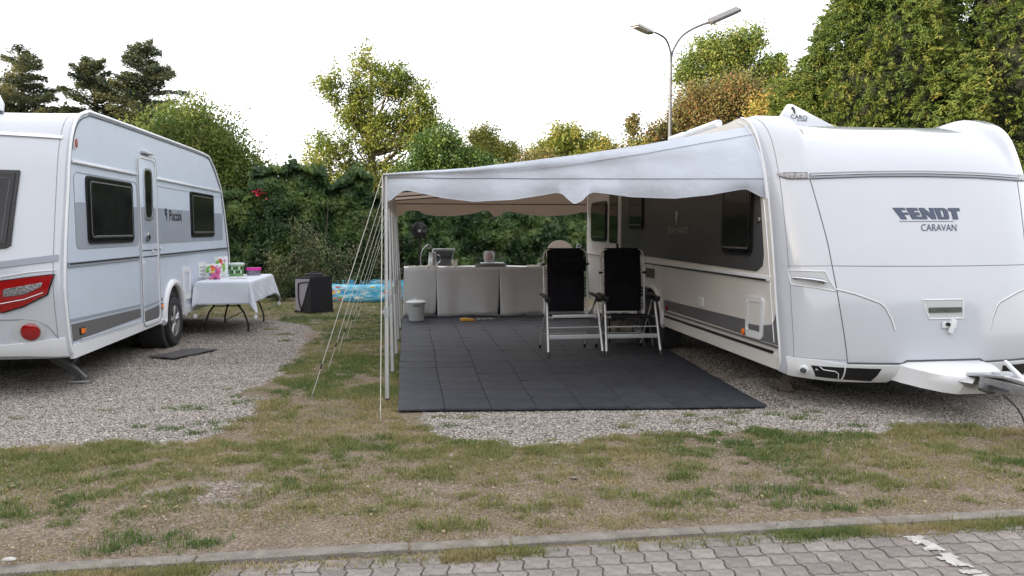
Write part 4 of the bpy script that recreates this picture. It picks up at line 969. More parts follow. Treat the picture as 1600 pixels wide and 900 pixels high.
# small white plant pot
root = empty('plant_pot', (.855, 13.52, TH), 'small square cream pot with a green succulent on the long table', 'plant pot')
pb = MB(); P0 = rr(-.040, .040, -.040, .040, .008, 2); P1 = rr(-.050, .050, -.050, .050, .008, 2)
n = len(P0); pb.add([(a + .855, b + 13.52, TH) for a, b in P0] + [(a + .855, b + 13.52, TH + .13) for a, b in P1] + [(a * .85 + .855, b * .85 + 13.52, TH + .13) for a, b in P1] + [(a * .8 + .855, b * .8 + 13.52, TH + .11) for a, b in P1],
    [(i, (i + 1) % n, n + (i + 1) % n, n + i) for i in range(n)] + [(n + i, n + (i + 1) % n, 2 * n + (i + 1) % n, 2 * n + i) for i in range(n)] + [(2 * n + i, 2 * n + (i + 1) % n, 3 * n + (i + 1) % n, 3 * n + i) for i in range(n)] + [tuple(3 * n + i for i in range(n)), tuple(range(n))[::-1]])
pb.build('pot', M['cream_pot'] if 'cream_pot' in M else M['pebble'], root)
sb = MB()
for k in range(26):
    a = random.random() * 6.28; e = random.uniform(.3, 1.4); L = random.uniform(.03, .065); c = Vector((.855, 13.52, TH + .115))
    d = Vector((math.cos(a) * math.cos(e), math.sin(a) * math.cos(e), math.sin(e))); sb.tube([c + d * .012, c + d * L * .6, c + d * L], [.006, .009, .002], 5)
M['succulent'] = mat('succulent_green', (.05, .11, .03), .5, var=.4, vscale=30); sb.build('leaves', M['succulent'], root)
# napkins near the pot
q = MB(); q.box((.73, 13.5, TH + .006), (.13, .10, .010), bev=.003); q.box((.98, 13.52, TH + .006), (.10, .09, .010), bev=.003)
o = q.build('napkin', M['cloth_top'], None); tag(o, 'white folded napkins lying each side of the small pot', 'napkin')
# tray, board, lantern vase
root = empty('serving_tray', (1.51, 13.6, TH), 'dark oval serving tray on the middle of the long table', 'tray')
MB().ring([(a * 1.0, b) for a, b in circ(1.51, 13.64, .285, 36, .18)], circ(1.51, 13.64, .255, 36, .155), TH + .001, TH + .05, fn=lambda a, b, x: (a, b, x)).build('tray_rim', M['tray'] if 'tray' in M else M['grey_mid'], root)
MB().prism(circ(1.51, 13.64, .27, 36, .165), TH + .002, TH + .018, fn=lambda a, b, x: (a, b, x)).build('tray_base', M['grey_mid'], root)
for s in (-1, 1): MB().tube(smooth_path([(1.51 + s * .25, 13.60, TH + .045), (1.51 + s * .27, 13.60, TH + .12), (1.51 + s * .21, 13.62, TH + .165), (1.51 + s * .12, 13.64, TH + .13)]), .005, 6).build('tray_handle', M['grey_mid'], root)
o = MB().box((1.535, 13.6, TH + .062), (.42, .24, .022), bev=.008).build('board', M['cloth_white'], None); tag(o, 'pale board lying on the dark oval tray', 'board')
root = empty('lantern', (1.475, 13.6, TH + .074), 'white fretwork lantern vase with red inside, on the tray', 'lantern')
zz = TH + .074
MB().lathe([(0, .01), (.06, .01), (.078, .06), (.078, .15), (.06, .19), (0, .19)], (1.475, 13.6, zz), 20).build('candle_glass', M['rose'] if 'rose' in M else mat('rose_glass', (.38, .05, .06), .4, var=.5, vscale=40), root)
fw = MB()
for k in range(14):
    a0 = 2 * PI * k / 14
    for s in (1, -1):
        fw.tube([(1.475 + r * math.cos(a0 + s * t * 1.5), 13.6 + r * math.sin(a0 + s * t * 1.5), zz + .015 + t * .17) for t, r in zip(np.linspace(0, 1, 9), [.068, .078, .088, .092, .094, .092, .088, .078, .068])], .005, 5)
fw.lathe([(0, 0), (.070, 0), (.072, .014), (0, .014)], (1.475, 13.6, zz), 20); fw.ring(circ(1.475, 13.6, .076, 24), circ(1.475, 13.6, .058, 24), zz + .185, zz + .205, fn=lambda a, b, x: (a, b, x))
fw.build('fretwork', M['white2'], root)
for s in (-1, 1): MB().tube(smooth_path([(1.475 + s * .07, 13.6, zz + .19), (1.475 + s * .10, 13.6, zz + .185), (1.475 + s * .105, 13.6, zz + .15), (1.475 + s * .09, 13.6, zz + .13)]), .006, 6).build('lug', M['white2'], root)
# storage jar with wire clip
root = empty('glass_jar', (2.41, 13.55, TH), 'small clip-top glass jar with a wire loop at the right of the table', 'jar')
M['jar'] = mat('jar_glass', (.55, .57, .55), .08, trans=.75, spec=.5)
MB().lathe([(0, 0), (.045, 0), (.05, .02), (.05, .06), (.04, .075), (0, .075)], (2.41, 13.55, TH), 20).build('jar_body', M['jar'], root)
MB().tube([(2.41 + .048 * math.cos(a), 13.55, TH + .10 + .055 * math.sin(a)) for a in np.linspace(-.9, PI + .9, 20)], .005, 6).build('wire_loop', M['alu'], root)

# ------------------------------------------------------------------ fan behind the table
def build_fan():
    x, y, z = .245, 14.3, 1.53
    root = empty('pedestal_fan', (x, y, 0), 'black pedestal fan with round cage behind the left end of the long table', 'fan')
    MB().tube([(x, y + .08, .03), (x, y + .08, 1.45)], .02, 10).build('pole', M['black'], root)
    MB().lathe([(0, 0), (.2, 0), (.2, .02), (.04, .04), (0, .04)], (x, y + .08, 0), 24).build('base', M['black'], root)
    MB().lathe([(0, .045), (.135, .045), (.135, .055), (0, .055)], (x, y, z), 28, 'Y').build('back_plate', M['black'], root)
    MB().lathe([(0, 0), (.06, .01), (.075, .06), (.06, .14), (0, .16)], (x, y + .01, z), 18, 'Y').build('motor', M['black'], root)
    cg = MB()
    for yy, rr_ in ((-.07, .05), (-.062, .10), (-.045, .135), (-.0, .158), (.03, .15)): cg.tube([(x + rr_ * math.cos(a), y + yy, z + rr_ * math.sin(a)) for a in np.linspace(0, 2 * PI, 40)[:-1]], .0032, 5, closed=True)
    for k in range(44):
        a = 2 * PI * k / 44; cg.tube([(x + r * math.cos(a), y + yy, z + r * math.sin(a)) for yy, r in ((-.075, .03), (-.062, .10), (-.045, .135), (0, .158), (.03, .15), (.05, .06))], .0018, 4)
    cg.build('cage', M['black'], root)
    bl = MB()
    for k in range(5):
        a = 2 * PI * k / 5; P = []
        for r in (.03, .08, .13): P.append([(x + r * math.cos(a + t), y - .02 + t * .05, z + r * math.sin(a + t)) for t in (-.35, 0, .35)])
        bl.grid(P)
    bl.build('blade', M['black'], root)
    MB().lathe([(0, 0), (.03, 0), (.03, .012), (0, .014)], (x, y - .088, z), 18, 'Y').build('badge', M['silver'], root)
    MB().tube(smooth_path([(x + .02, y + .1, 1.40), (x + .10, y + .08, 1.20), (x + .10, y + .06, 1.02), (x + .02, y + .06, .95)]), .005, 6).build('cable', M['black'], root)
build_fan()
# grey folding recliner behind the table
def build_grey_chair():
    root = empty('folding_chair', (.65, 14.3, 0), 'light grey reclining camp chair behind the steel jug', 'chair')
    b = MB(); b.prism([(.36, .62), (.50, 1.17), (.90, 1.17), (.70, .62)], 14.30, 14.335, fn=lambda a, b, y: (a, y, b)); b.build('backrest', M['fab_grey'], root)
    MB().box((.70, 14.275, 1.10), (.30, .05, .13), bev=.022).build('head_pillow', M['fab_dk'], root)
    for p in (((.36, 14.33, .4), (.50, 14.33, 1.19), (.90, 14.33, 1.19), (.66, 14.33, .4)),): MB().tube(p, .013, 8).build('frame', M['alu'], root)
    MB().box((.53, 14.42, .44), (.42, .40, .04), bev=.015).build('seat', M['fab_grey'], root)
    for x in (.34, .72):
        for yy in (14.22, 14.6): MB().tube([(x, yy, 0), (x, 14.42, .44)], .012, 6).build('leg', M['alu'], root)
M['fab_grey'] = mat('grey_textilene', (.11, .113, .12), .8, var=.08, vscale=20); M['fab_dk'] = mat('slate_cushion', (.03, .03, .034), .85, var=.1, vscale=20)
build_grey_chair()
def build_beige_chair():
    x, y = 2.93, 14.35
    root = empty('camp_chair', (x, y, 0), 'beige round-backed camp chair showing above the left black recliner', 'chair')
    M['beige'] = mat('beige_fabric', (.40, .34, .265), .85, var=.08, vscale=8)
    b = MB().prism([(x + .27 * math.cos(a), 1.08 + .27 * math.sin(a)) for a in np.linspace(-.6, PI + .6, 26)], y, y + .04, fn=lambda a, b, yy: (a, yy + (1.3 - b) * -.1, b)); b.build('backrest', M['beige'], root)
    MB().lathe([(0, .38), (.26, .40), (.29, .44), (.24, .47), (0, .45)], (x, y - .16, 0), 24).build('seat', M['beige'], root)
    for sx in (-1, 1):
        for sy in (-1, 1): MB().tube([(x + sx * .25, y - .16 + sy * .22, 0), (x - sx * .10, y - .16 - sy * .1, .40)], .011, 6).build('leg', M['grey_mid'], root)
build_beige_chair()

# ------------------------------------------------------------------ black recliners
def build_recliner(label, pillow, off):
    """front feet at local y=0, faces -Y; built at the origin, then moved"""
    root = empty('recliner_chair', (0, 0, 0), label, 'chair', 'black padded recliners on the mat')
    # legs
    for s in (-1, 1):
        l1 = MB().tube([(s * .34, 0, .02), (s * .315, .22, .70)], .0155, 10).build('leg', M['alu_pole'], root)
        MB().tube([(s * .341, -.004, .0), (s * .339, .015, .06)], .02, 10).build('foot_cap', M['black'], l1)
        l2 = MB().tube([(s * .30, .74, .02), (s * .30, .26, .66)], .0125, 8).build('leg', M['alu_pole'], root)
        MB().tube([(s * .30, .745, .0), (s * .30, .715, .05)], .016, 8).build('foot_cap', M['black'], l2)
        ar = MB(); ar.box((s * .325, .30, .715), (.055, .46, .030), Matrix.Rotation(.05, 3, 'X'), .012); ar.box((s * .32, .15, .685), (.06, .13, .06), bev=.015); ar.build('armrest', M['black'], root)
        MB().tube([(s * .27, .10, .47), (s * .27, .52, .44), (s * .275, .60, .50)], .012, 8).build('seat_rail', M['alu_pole'], root)
        MB().tube([(s * .285, .50, .44), (s * .315, .20, .68)], .008, 6).build('strut', M['black'], root)
        MB().lathe([(0, -.012), (.018, -.012), (.018, .012), (0, .012)], (s * .295, .50, .455), 12, 'X').build('pivot', M['black'], root)
    MB().tube([(-.335, .12, .345), (.335, .12, .345)], .0085, 8).build('cross_tube', M['alu_pole'], root)
    MB().box((0, .082, .235), (.655, .016, .052), bev=.004).build('cross_bar', M['alu_bar'], root)
    MB().tube([(-.30, .62, .20), (.30, .62, .20)], .008, 8).build('cross_tube', M['alu_pole'], root)
    if off: MB().box((0, .10, .485), (.54, .018, .04), bev=.006).build('front_rail', M['alu_pole'], root)
    else: MB().tube([(-.27, .10, .47), (.27, .10, .47)], .012, 8).build('front_rail', M['black'], root)
    # back frame hoop
    w = .285; lean = .10
    def bp(x, z, dy=0): return (x, .52 + (z - .45) * lean + dy, z)
    pts = [bp(-w * .98, .46), bp(-w, 1.18), bp(-w + .015, 1.25), bp(-w + .06, 1.285), bp(w - .06, 1.285), bp(w - .015, 1.25), bp(w, 1.18), bp(w * .98, .46)]
    MB().tube(pts, .0125, 8).build('back_frame', M['alu_pole'], root)
    for s in (-1, 1): MB().box(bp(s * w, .99 if off == 0 else 1.10), (.05, .03, .03), bev=.006).build('frame_clip', M['black'], root)
    # padded back panel, quilted
    P = []; B = []
    nz, nxp = 44, 22; hw = .238
    for i in range(nz + 1):
        z = .50 + (1.305 - .50) * i / nz; row = []; rb = []
        for j in range(nxp + 1):
            x = -hw + 2 * hw * j / nxp; ex = 1 - abs(x / hw) ** 6
            q = .016 * ex + .010 * abs(math.sin((z - .5) * PI / .20)) * (abs(x) < .17) * ex
            if i > nz - 2: q += -.01
            row.append(bp(x * (1.0 + .02 * math.sin(z * 9)), z, -.012 - q)); rb.append(bp(x, z, .012))
        P.append(row); B.append(rb)
    b = MB().grid(P).grid(B, flip=True); per = lambda G_: [G_[0][j] for j in range(nxp + 1)] + [G_[i][nxp] for i in range(1, nz + 1)] + [G_[nz][j] for j in range(nxp - 1, -1, -1)] + [G_[i][0] for i in range(nz - 1, 0, -1)]
    a_, b_ = per(P), per(B); m = len(a_); b.add(a_ + b_, [(i, (i + 1) % m, m + (i + 1) % m, m + i) for i in range(m)])
    bk = b.build('backrest', M['pad'], root, ang=50)
    for x0, x1, z0, z1 in ((-.12, .12, .66, .92),) if pillow else ((-.20, .20, .885, .89),): MB().tube([bp(a, c, -.036) for a, c in rr(x0, x1, z0, z1, .03, 4)], .003, 5, closed=True).build('seam', M['pad'], bk)
    lc = MB()
    for s in (-1, 1):
        for k in range(13):
            z = .55 + k * .043
            lc.tube([bp(s * .238, z, -.006), bp(s * .262, z + .012, -.012), bp(s * w, z + .004, 0)], .0035, 5); lc.box(bp(s * .248, z, -.012), (.015, .015, .017), bev=.003)
    lc.build('lacing', M['lace'], root)
    MB().box((0, .31, .458), (.50, .42, .035), Matrix.Rotation(-.05, 3, 'X'), .014).build('seat', M['pad'], root)
    if pillow:
        MB().box(bp(.03, 1.09, -.065), (.44, .075, .17), Matrix.Rotation(.1, 3, 'X'), .032).build('head_pillow', M['pad'], root)
    return root
M['alu_bar'] = mat('matt_silver_bar', (.50, .53, .56), .45, .3); M['lace'] = mat('elastic_lace', (.22, .22, .23), .5)
r1 = build_recliner('black padded recliner with head pillow, nearer the long table', True, 1); r1.location = (2.025, 8.93, .012); r1.rotation_euler = (0, 0, .02)
r2 = build_recliner('black padded recliner without pillow, nearer the caravan wheel', False, 0); r2.location = (2.742, 8.90, .012); r2.rotation_euler = (0, 0, -.02)

# ------------------------------------------------------------------ small rack and things behind the recliners
def crumple(c, d, m, name, lab, cat, seed=0, n=3):
    bm = bmesh.new(); bmesh.ops.create_icosphere(bm, subdivisions=n, radius=1)
    for v in bm.verts:
        f = 1 + .22 * mnoise.noise(v.co * 2.2 + Vector((seed, 0, 0))) + .12 * mnoise.noise(v.co * 6 + Vector((seed, 3, 0)))
        v.co = Vector((v.co.x * d[0] * f, v.co.y * d[1] * f, max(-.9, v.co.z * f) * d[2])) + Vector(c)
    me = bpy.data.meshes.new(name); bm.to_mesh(me); bm.free(); o = link(name, me, m, None, ang=70); return tag(o, lab, cat)
root = empty('low_rack', (3.0, 10.05, 0), 'low black two-tier rack behind the right recliner', 'rack')
for z in (.14, .33): MB().box((2.98, 10.08, z), (.56, .30, .018), bev=.005).build('shelf', M['black'], root)
for x in (2.72, 3.24):
    for y in (9.95, 10.21): MB().tube([(x, y, 0.008), (x, y, .36)], .012, 6).build('leg', M['black'], root)
o = MB().box((2.80, 10.02, .382), (.10, .10, .08), bev=.008).build('carton', M['paper'] if 'paper' in M else mat('grey_carton', (.25, .25, .24), .8), None); tag(o, 'small pale carton on the rack top, left one', 'carton')
o = MB().box((2.93, 10.03, .385), (.09, .09, .085), bev=.02).build('tin', M['galv'], None); tag(o, 'small grey tin on the rack top beside the carton', 'tin')
M['sack'] = mat('cream_plastic_bag', (.42, .40, .32), .55, var=.15, vscale=14)
crumple((2.79, 10.0, .215), (.075, .08, .07), M['sack'], 'paper_bag', 'crumpled pale bag at the left of the rack shelf', 'bag', 1)
crumple((2.97, 10.0, .195), (.11, .08, .05), M['sack'], 'paper_bag', 'flat crumpled pale bag in the middle of the rack shelf', 'bag', 5)
o = MB().ring(circ(3.12, .20, .05, 20), circ(3.12, .20, .018, 20), 9.94, 10.08, fn=lambda a, b, y: (a, y, b)).build('paper_roll', M['cloth_white'], None); tag(o, 'white paper roll lying at the right of the rack shelf', 'paper roll')
root = empty('folding_stool', (3.15, 9.75, 0), 'dark folded camping stool leaning by the caravan wheel', 'stool')
MB().box((3.15, 9.90, .72), (.10, .05, .14), bev=.015).build('seat', M['black'], root)
for x in (3.08, 3.20): MB().tube([(x + .02, 9.60, .02), (x - .02, 9.92, .74)], .012, 6).build('leg', M['grey_mid'], root)
for x in (3.10, 3.18): MB().tube([(x - .01, 9.98, .02), (x + .01, 9.86, .72)], .012, 6).build('leg', M['grey_mid'], root)

# bin, dustpan-like yellow box and lead on the mat
def build_bin():
    x, y, z = .155, 12.85, .02
    root = empty('waste_bin', (x, y, z), 'white plastic bucket bin with lid at the corner of the long table', 'bin')
    MB().lathe([(0, 0), (.118, 0), (.125, .01), (.150, .29), (.158, .30), (.158, .31), (0, .31)], (x, y, z), 32).build('bucket', M['bin'], root)
    MB().lathe([(.0, 0), (.168, 0), (.175, .008), (.172, .022), (.12, .045), (.04, .052), (.03, .07), (0, .072)], (x, y, z + .30), 32).build('lid', M['bin'], root)
    MB().tube([(x + .06 * math.cos(a), y - .152, z + .262 + .008 * math.sin(a)) for a in np.linspace(0, 2 * PI, 14)[:-1]], .004, 5, closed=True).build('grip_slot', M['seam'], root)
    MB().tube([(x - .05, y, z + .36), (x, y - .01, z + .385), (x + .05, y, z + .36)], .008, 8).build('handle', M['bin'], root)
M['bin'] = mat('white_plastic', (.55, .57, .58), .4, var=.03, vscale=3); build_bin()
root = empty('hand_brush', (1.02, 12.75, .02), 'flat yellow plastic dustpan lying on the mat before the table', 'dustpan')
M['yellow'] = mat('yellow_plastic', (.60, .32, .03), .45, var=.1, vscale=10)
MB().prism([(.89, .02), (.90, .055), (.98, .06), (1.12, .04), (1.14, .022)], 12.66, 12.82, fn=lambda a, b, y: (a, y, b)).build('pan', M['yellow'], root)
root['label'] = 'flat yellow plastic dustpan lying on the mat before the table'
lb = MB(); pts = []
for k in range(60): t = k / 59; pts.append((1.17 + t * .30, 12.74 + .03 * math.sin(t * 30), .028 + .018 * abs(math.sin(t * 24))))
o = MB().tube(pts, .011, 6).build('dog_lead', mat('white_black_lead', (.5, .5, .5), .6, col2=(.02, .02, .025), vscale=55), None); tag(o, 'black and white coiled lead on the mat beside the yellow dustpan', 'lead')

# ------------------------------------------------------------------ left side: folding table
def build_left_table():
    root = empty('folding_table', (-2.69, 12.5, 0), 'white-topped folding table beside the left caravan, under a white cloth', 'table')
    x0, x1, y0, y1, h = -3.05, -2.30, 11.60, 13.50, .79
    MB().box(((x0 + x1) / 2, (y0 + y1) / 2, h - .025), (x1 - x0 - .02, y1 - y0 - .02, .04), bev=.01).build('tabletop', M['white2'], root)
    for yy, s in ((11.93, 1), (13.2, -1)):
        for x in (-3.02, -2.40):
            xi = x + (.14 if x < -2.7 else -.14)
            MB().tube(smooth_path([(x, yy, .0), (x, yy, .12), (x * .6 + xi * .4, yy, .30), (xi, yy, .44), (xi, yy, .74)], 4), .014, 8).build('leg', M['black'], root)
        MB().tube([(-2.9, yy, .40), (-2.5, yy, .40)], .010, 6).build('brace', M['black'], root)
        MB().tube([(-2.71, yy, .40), (-2.71, yy + s * .62, .74)], .010, 6).build('brace', M['black'], root)
    MB().tube([(-2.71, 11.93, .19), (-2.71, 13.2, .19)], .007, 6).build('brace', M['black'], root)
    # cloth
    n, m_ = 56, 90; ov = .36; P = []
    for i in range(n + 1):
        row = []
        for j in range(m_ + 1):
            a = x0 - ov + (x1 - x0 + 2 * ov) * i / n; b = y0 - ov + (y1 - y0 + 2 * ov) * j / m_
            qa = min(max(a, x0), x1); qb = min(max(b, y0), y1); da, db_ = a - qa, b - qb; d = math.hypot(da, db_)
            if d < 1e-6: row.append((a, b, h + .003)); continue
            ux, uy = da / d, db_ / d
            corner = abs(da) > 1e-6 and abs(db_) > 1e-6
            lim = ov * (1.0 if not corner else 1.32); dd = min(d, lim)
            rip = .012 * math.sin((a + b * 1.3) * 5) * dd / ov + .003 * math.sin((a * 2 - b) * 17) * dd / ov
            out = .012 + dd * .10 + (rip if not corner else .12 * dd * (4 * abs(ux * uy)))
            row.append((qa + ux * out, qb + uy * out, h + .003 - dd * (.93 if not corner else .97)))
        P.append(row)
    P = [[(min(p[0], 99) if p[0] > -3.09 else -3.09 - (p[0] + 3.09) * -.05, p[1], p[2]) for p in r] for r in P]
    c = MB().grid(P).build('tablecloth', M['cloth_white'], None, ang=None); tag(c, 'white cloth draped over the folding table by the left caravan', 'tablecloth')
    c.modifiers.new('thickness', 'SOLIDIFY').thickness = .002
    wts = [(-3.05, 11.50, .295, 'left front'), (-2.20, 11.50, .275, 'right front'), (-2.20, 13.58, .275, 'right rear')]
    labs = ['round white cloth weight hanging at the caravan-side corner', 'round white cloth weight at the cloth corner over the front table leg', 'round white cloth weight at the far corner of the cloth']
    for (x, y, z, _), lab in zip(wts, labs):
        w = empty('cloth_weight', (x, y, z), lab, 'cloth weight', 'weights clipped to the tablecloth corners')
        MB().lathe([(0, -.009), (.028, -.007), (.031, 0), (.028, .007), (0, .009)], (x, y, z), 18, 'Y').build('disc', M['white2'], w)
        MB().tube([(x, y, z + .03), (x + .002, y, z + .075)], .003, 5).build('clip', M['alu'], w)
build_left_table()
LT = .796
def build_bag(x, y, w, h, tilt, lab, seed, depth=.05, z=LT):
    """glossy printed seed/plant bag leaning, colourful flower print"""
    rnd = random.Random(seed); root = empty('printed_bag', (x, y, z), lab, 'bag')
    P = []; Q = []
    for i in range(13):
        v = i / 12; row = []; rq = []
        for j in range(13):
            u = j / 12 * 2 - 1; puff = depth * (1 - abs(u) ** 3) * (math.sin(PI * min(1, v * .95 + .02)) ** .6); sh = tilt * v * h
            xx = x + u * w / 2 * (1 - .05 * v) + sh; zz = z + v * h + .006 * math.sin(u * 7 + seed) * (v > .85)
            row.append((xx, y - puff / 2 + v * .03, zz)); rq.append((xx, y + puff / 2 + v * .03, zz))
        P.append(row); Q.append(rq)
    b = MB().grid(P).grid(Q, flip=True).build('bag_body', M['bagwhite'], root, ang=60)
    def front(u, v): 
        puff = depth * (1 - abs(u) ** 3) * (math.sin(PI * min(1, v * .95 + .02)) ** .6); return (x + u * w / 2 * (1 - .05 * v) + tilt * v * h, y - puff / 2 + v * .03 - .0035, z + v * h)
    for (u, v, ru, rv, rot, mm) in [(-.45, .72, .38, .10, .5, 'pg'), (-.5, .5, .2, .16, -.6, 'pg'), (.05, .78, .30, .11, -.5, 'pr'), (.1, .62, .28, .10, .3, 'po'), (.0, .42, .24, .09, .2, 'py'), (-.1, .28, .3, .10, 0, 'pb'), (.5, .5, .18, .2, .2, 'pg'), (.55, .8, .2, .08, 0, 'pp')]:
        pts = []
        for k in range(12):
            a = 2 * PI * k / 12; r = 1 + rnd.uniform(-.2, .2); du, dv = ru * math.cos(a) * r, rv * math.sin(a) * r
            uu = min(.95, max(-.95, u + du * math.cos(rot) - dv * math.sin(rot))); vv = min(.96, max(.04, v + (du * math.sin(rot) * .5 + dv * math.cos(rot)))); pts.append(front(uu, vv))
        MB().add(pts, [tuple(range(12))]).build('print_patch', M[mm], b, smooth=False, fixn=False)
for k, c in dict(pg=(.16, .42, .05), pr=(.60, .06, .04), po=(.70, .20, .03), py=(.75, .55, .05), pb=(.10, .14, .40), pp=(.5, .25, .45), bagwhite=(.66, .70, .68), pink=(.55, .10, .26), magenta=(.62, .03, .32)).items(): M[k] = mat('print_' + k, c, .4, var=.12, vscale=25)
build_bag(-2.93, 12.55, .22, .33, .05, 'upright printed bag with green and red flowers, behind the other bag', 3, .06)
build_bag(-2.98, 12.28, .27, .23, .0, 'printed bag with tulip colours leaning in front at the caravan side', 8, .07)
root = empty('soft_toy', (-2.87, 12.05, LT), 'pink soft toy sitting in front of the printed bags', 'toy')
for c, r, nm in (((-2.885, 12.05, LT + .055), (.065, .05, .055), 'body'), ((-2.84, 12.04, LT + .125), (.04, .04, .05), 'head')):
    bm = bmesh.new(); bmesh.ops.create_icosphere(bm, subdivisions=3, radius=1)
    for v in bm.verts: v.co = Vector((v.co.x * r[0], v.co.y * r[1], v.co.z * r[2])) * (1 + .12 * mnoise.noise(v.co * 3)) + Vector(c)
    me = bpy.data.meshes.new(nm); bm.to_mesh(me); bm.free(); link(nm, me, M['pink'], root)
for s in (-1, 1): MB().tube([(-2.84 + s * .02, 12.04, LT + .15), (-2.84 + s * .045, 12.03, LT + .20)], [.014, .007], 8).build('ear', M['pink'], root)
for s in (-1, 1): MB().tube([(-2.88 + s * .03, 12.02, LT + .04), (-2.88 + s * .07, 11.97, LT + .018)], [.024, .017], 8).build('foot', M['pink'], root)
# bucket with printed sleeve
x, y = -2.77, 12.95
root = empty('tub', (x, y, LT), 'green printed tub with pale lid on the left table', 'tub')
M['green_tub'] = mat('green_print', (.20, .40, .14), .4, var=.1, vscale=30)
tb = MB().lathe([(0, 0), (.105, 0), (.112, .01), (.125, .19), (0, .19)], (x, y, LT), 28).build('tub_body', M['green_tub'], root)
MB().lathe([(.0, 0), (.132, 0), (.136, .006), (.134, .028), (.12, .035), (0, .035)], (x, y, LT + .178), 28).build('lid', M['bin'], root)
for r_ in range(2):
    for k in range(-4, 5):
        a = -PI / 2 + k * .30; rr_ = .1155 + .0125 * (r_ * .5 + .35); z0 = LT + .045 + r_ * .065
        pts = [((x + (rr_ + .002) * math.cos(a + da)), (y + (rr_ + .002) * math.sin(a + da)), z0 + dz) for da, dz in ((-.11, 0), (.11, .004), (.10, .042), (-.09, .046))]
        MB().add(pts, [(0, 1, 2, 3)]).build('print_patch', M['black'] if (k + r_) % 3 else M['bagwhite'], tb, smooth=False, fixn=False)
x, y = -2.52, 13.1
root = empty('food_box', (x, y, LT), 'clear tub with bright pink lid on the left table', 'tub')
M['clear_tub'] = mat('smoky_plastic', (.20, .19, .24), .25, var=.5, vscale=22, spec=.5)
MB().prism(rr(x - .10, x + .10, y - .09, y + .09, .04), LT + .0, LT + .085, fn=lambda a, b, z: (a, b, z)).build('tub_body', M['clear_tub'], root)
MB().prism(rr(x - .115, x + .115, y - .10, y + .10, .045), LT + .083, LT + .125, fn=lambda a, b, z: (a, b, z)).build('lid', M['magenta'], root)
q = MB(); q.box((-2.62, 12.35, LT + .004), (.24, .32, .004), Matrix.Rotation(.3, 3, 'Z')); o = q.build('leaflet', M['bagwhite'], None, smooth=False); tag(o, 'white leaflet lying flat on the left table before the tubs', 'leaflet')
o = MB().box((-2.60, 12.40, LT + .0085), (.10, .07, .002), Matrix.Rotation(.3, 3, 'Z')).build('print_patch', M['pp'], o, smooth=False)

# small mat on gravel
P = []
for i in range(13):
    P.append([(-3.11 + .25 * j / 8 * 1.0 + .30 * i / 12 * 1.15 + .10 * (j / 8), 9.60 + .62 * j / 8 - .16 * i / 12, .014 + .004 * math.sin(i + j * 1.3)) for j in range(9)])
o = MB().grid(P).build('door_mat', mat('mottled_mat', (.035, .033, .035), .9, col2=(.085, .08, .08), vscale=40, bump=.4), None, ang=None, fixn=False); tag(o, 'small dark doormat lying on the gravel by the left caravan', 'doormat'); o.modifiers.new('thickness', 'SOLIDIFY').thickness = .012

# ------------------------------------------------------------------ fabric pet crate
def build_crate():
    root = empty('pet_crate', (-1.72, 14.6, 0), 'grey and black soft pet crate on the grass by the paddling pool', 'pet crate')
    A, B, C_, D = (-2.07, 14.62), (-1.75, 14.30), (-1.37, 14.50), (-1.69, 14.86); zt = .68
    b = MB(); b.add([(*A, .02), (*B, .02), (*C_, .02), (*D, .02), (A[0] + .0, A[1], zt - .02), (B[0], B[1], zt), (C_[0] - .02, C_[1], zt + .01), (D[0], D[1], zt)], [(0, 1, 5, 4), (1, 2, 6, 5), (2, 3, 7, 6), (3, 0, 4, 7), (4, 5, 6, 7), (3, 2, 1, 0)])
    b.build('cover', M['black_fab'], root, smooth=False)
    V = lambda p, q, s, z: Vector((p[0] + (q[0] - p[0]) * s, p[1] + (q[1] - p[1]) * s, z))
    n = Vector((-(B[1] - A[1]), (B[0] - A[0]), 0)).normalized(); n = -n if n.y > 0 else n
    f = [V(A, B, .03, .05), V(A, B, .35, .04), V(A, B, .97, zt - .03), V(A, B, .03, zt - .05)]
    MB().add([p + n * .004 for p in f] + [p + n * .012 for p in f], [(0, 1, 2, 3), (7, 6, 5, 4), (0, 1, 5, 4), (1, 2, 6, 5), (2, 3, 7, 6), (3, 0, 4, 7)]).build('side_panel', M['grey_fab'], root, smooth=False)
    MB().tube(smooth_path([V(A, B, .9, zt - .09) + n * .02, V(A, B, .40, zt - .11) + n * .02, V(A, B, .26, zt - .17) + n * .02, V(A, B, .27, .25) + n * .02, V(A, B, .42, .07) + n * .02]), .013, 6).build('piping', M['black'], root)
    c = MB().box((-1.72, 14.58, zt + .03), (.34, .12, .045), Matrix.Rotation(.3, 3, 'Z'), .02); c.tube([(-1.86, 14.55, zt + .03), (-1.72, 14.57, zt + .085), (-1.58, 14.63, zt + .04)], .015, 8); c.build('handle', M['fab_dk'], root)
    for p in (A, B, C_): MB().tube([(*p, .0), (*p, .04)], .02, 8).build('foot', M['black'], root)
M['black_fab'] = mat('black_canvas', (.006, .006, .009), .85, var=.2, vscale=10, bump=.2, bscale=60); M['grey_fab'] = mat('grey_canvas', (.27, .255, .28), .85, var=.06, vscale=10)
build_crate()

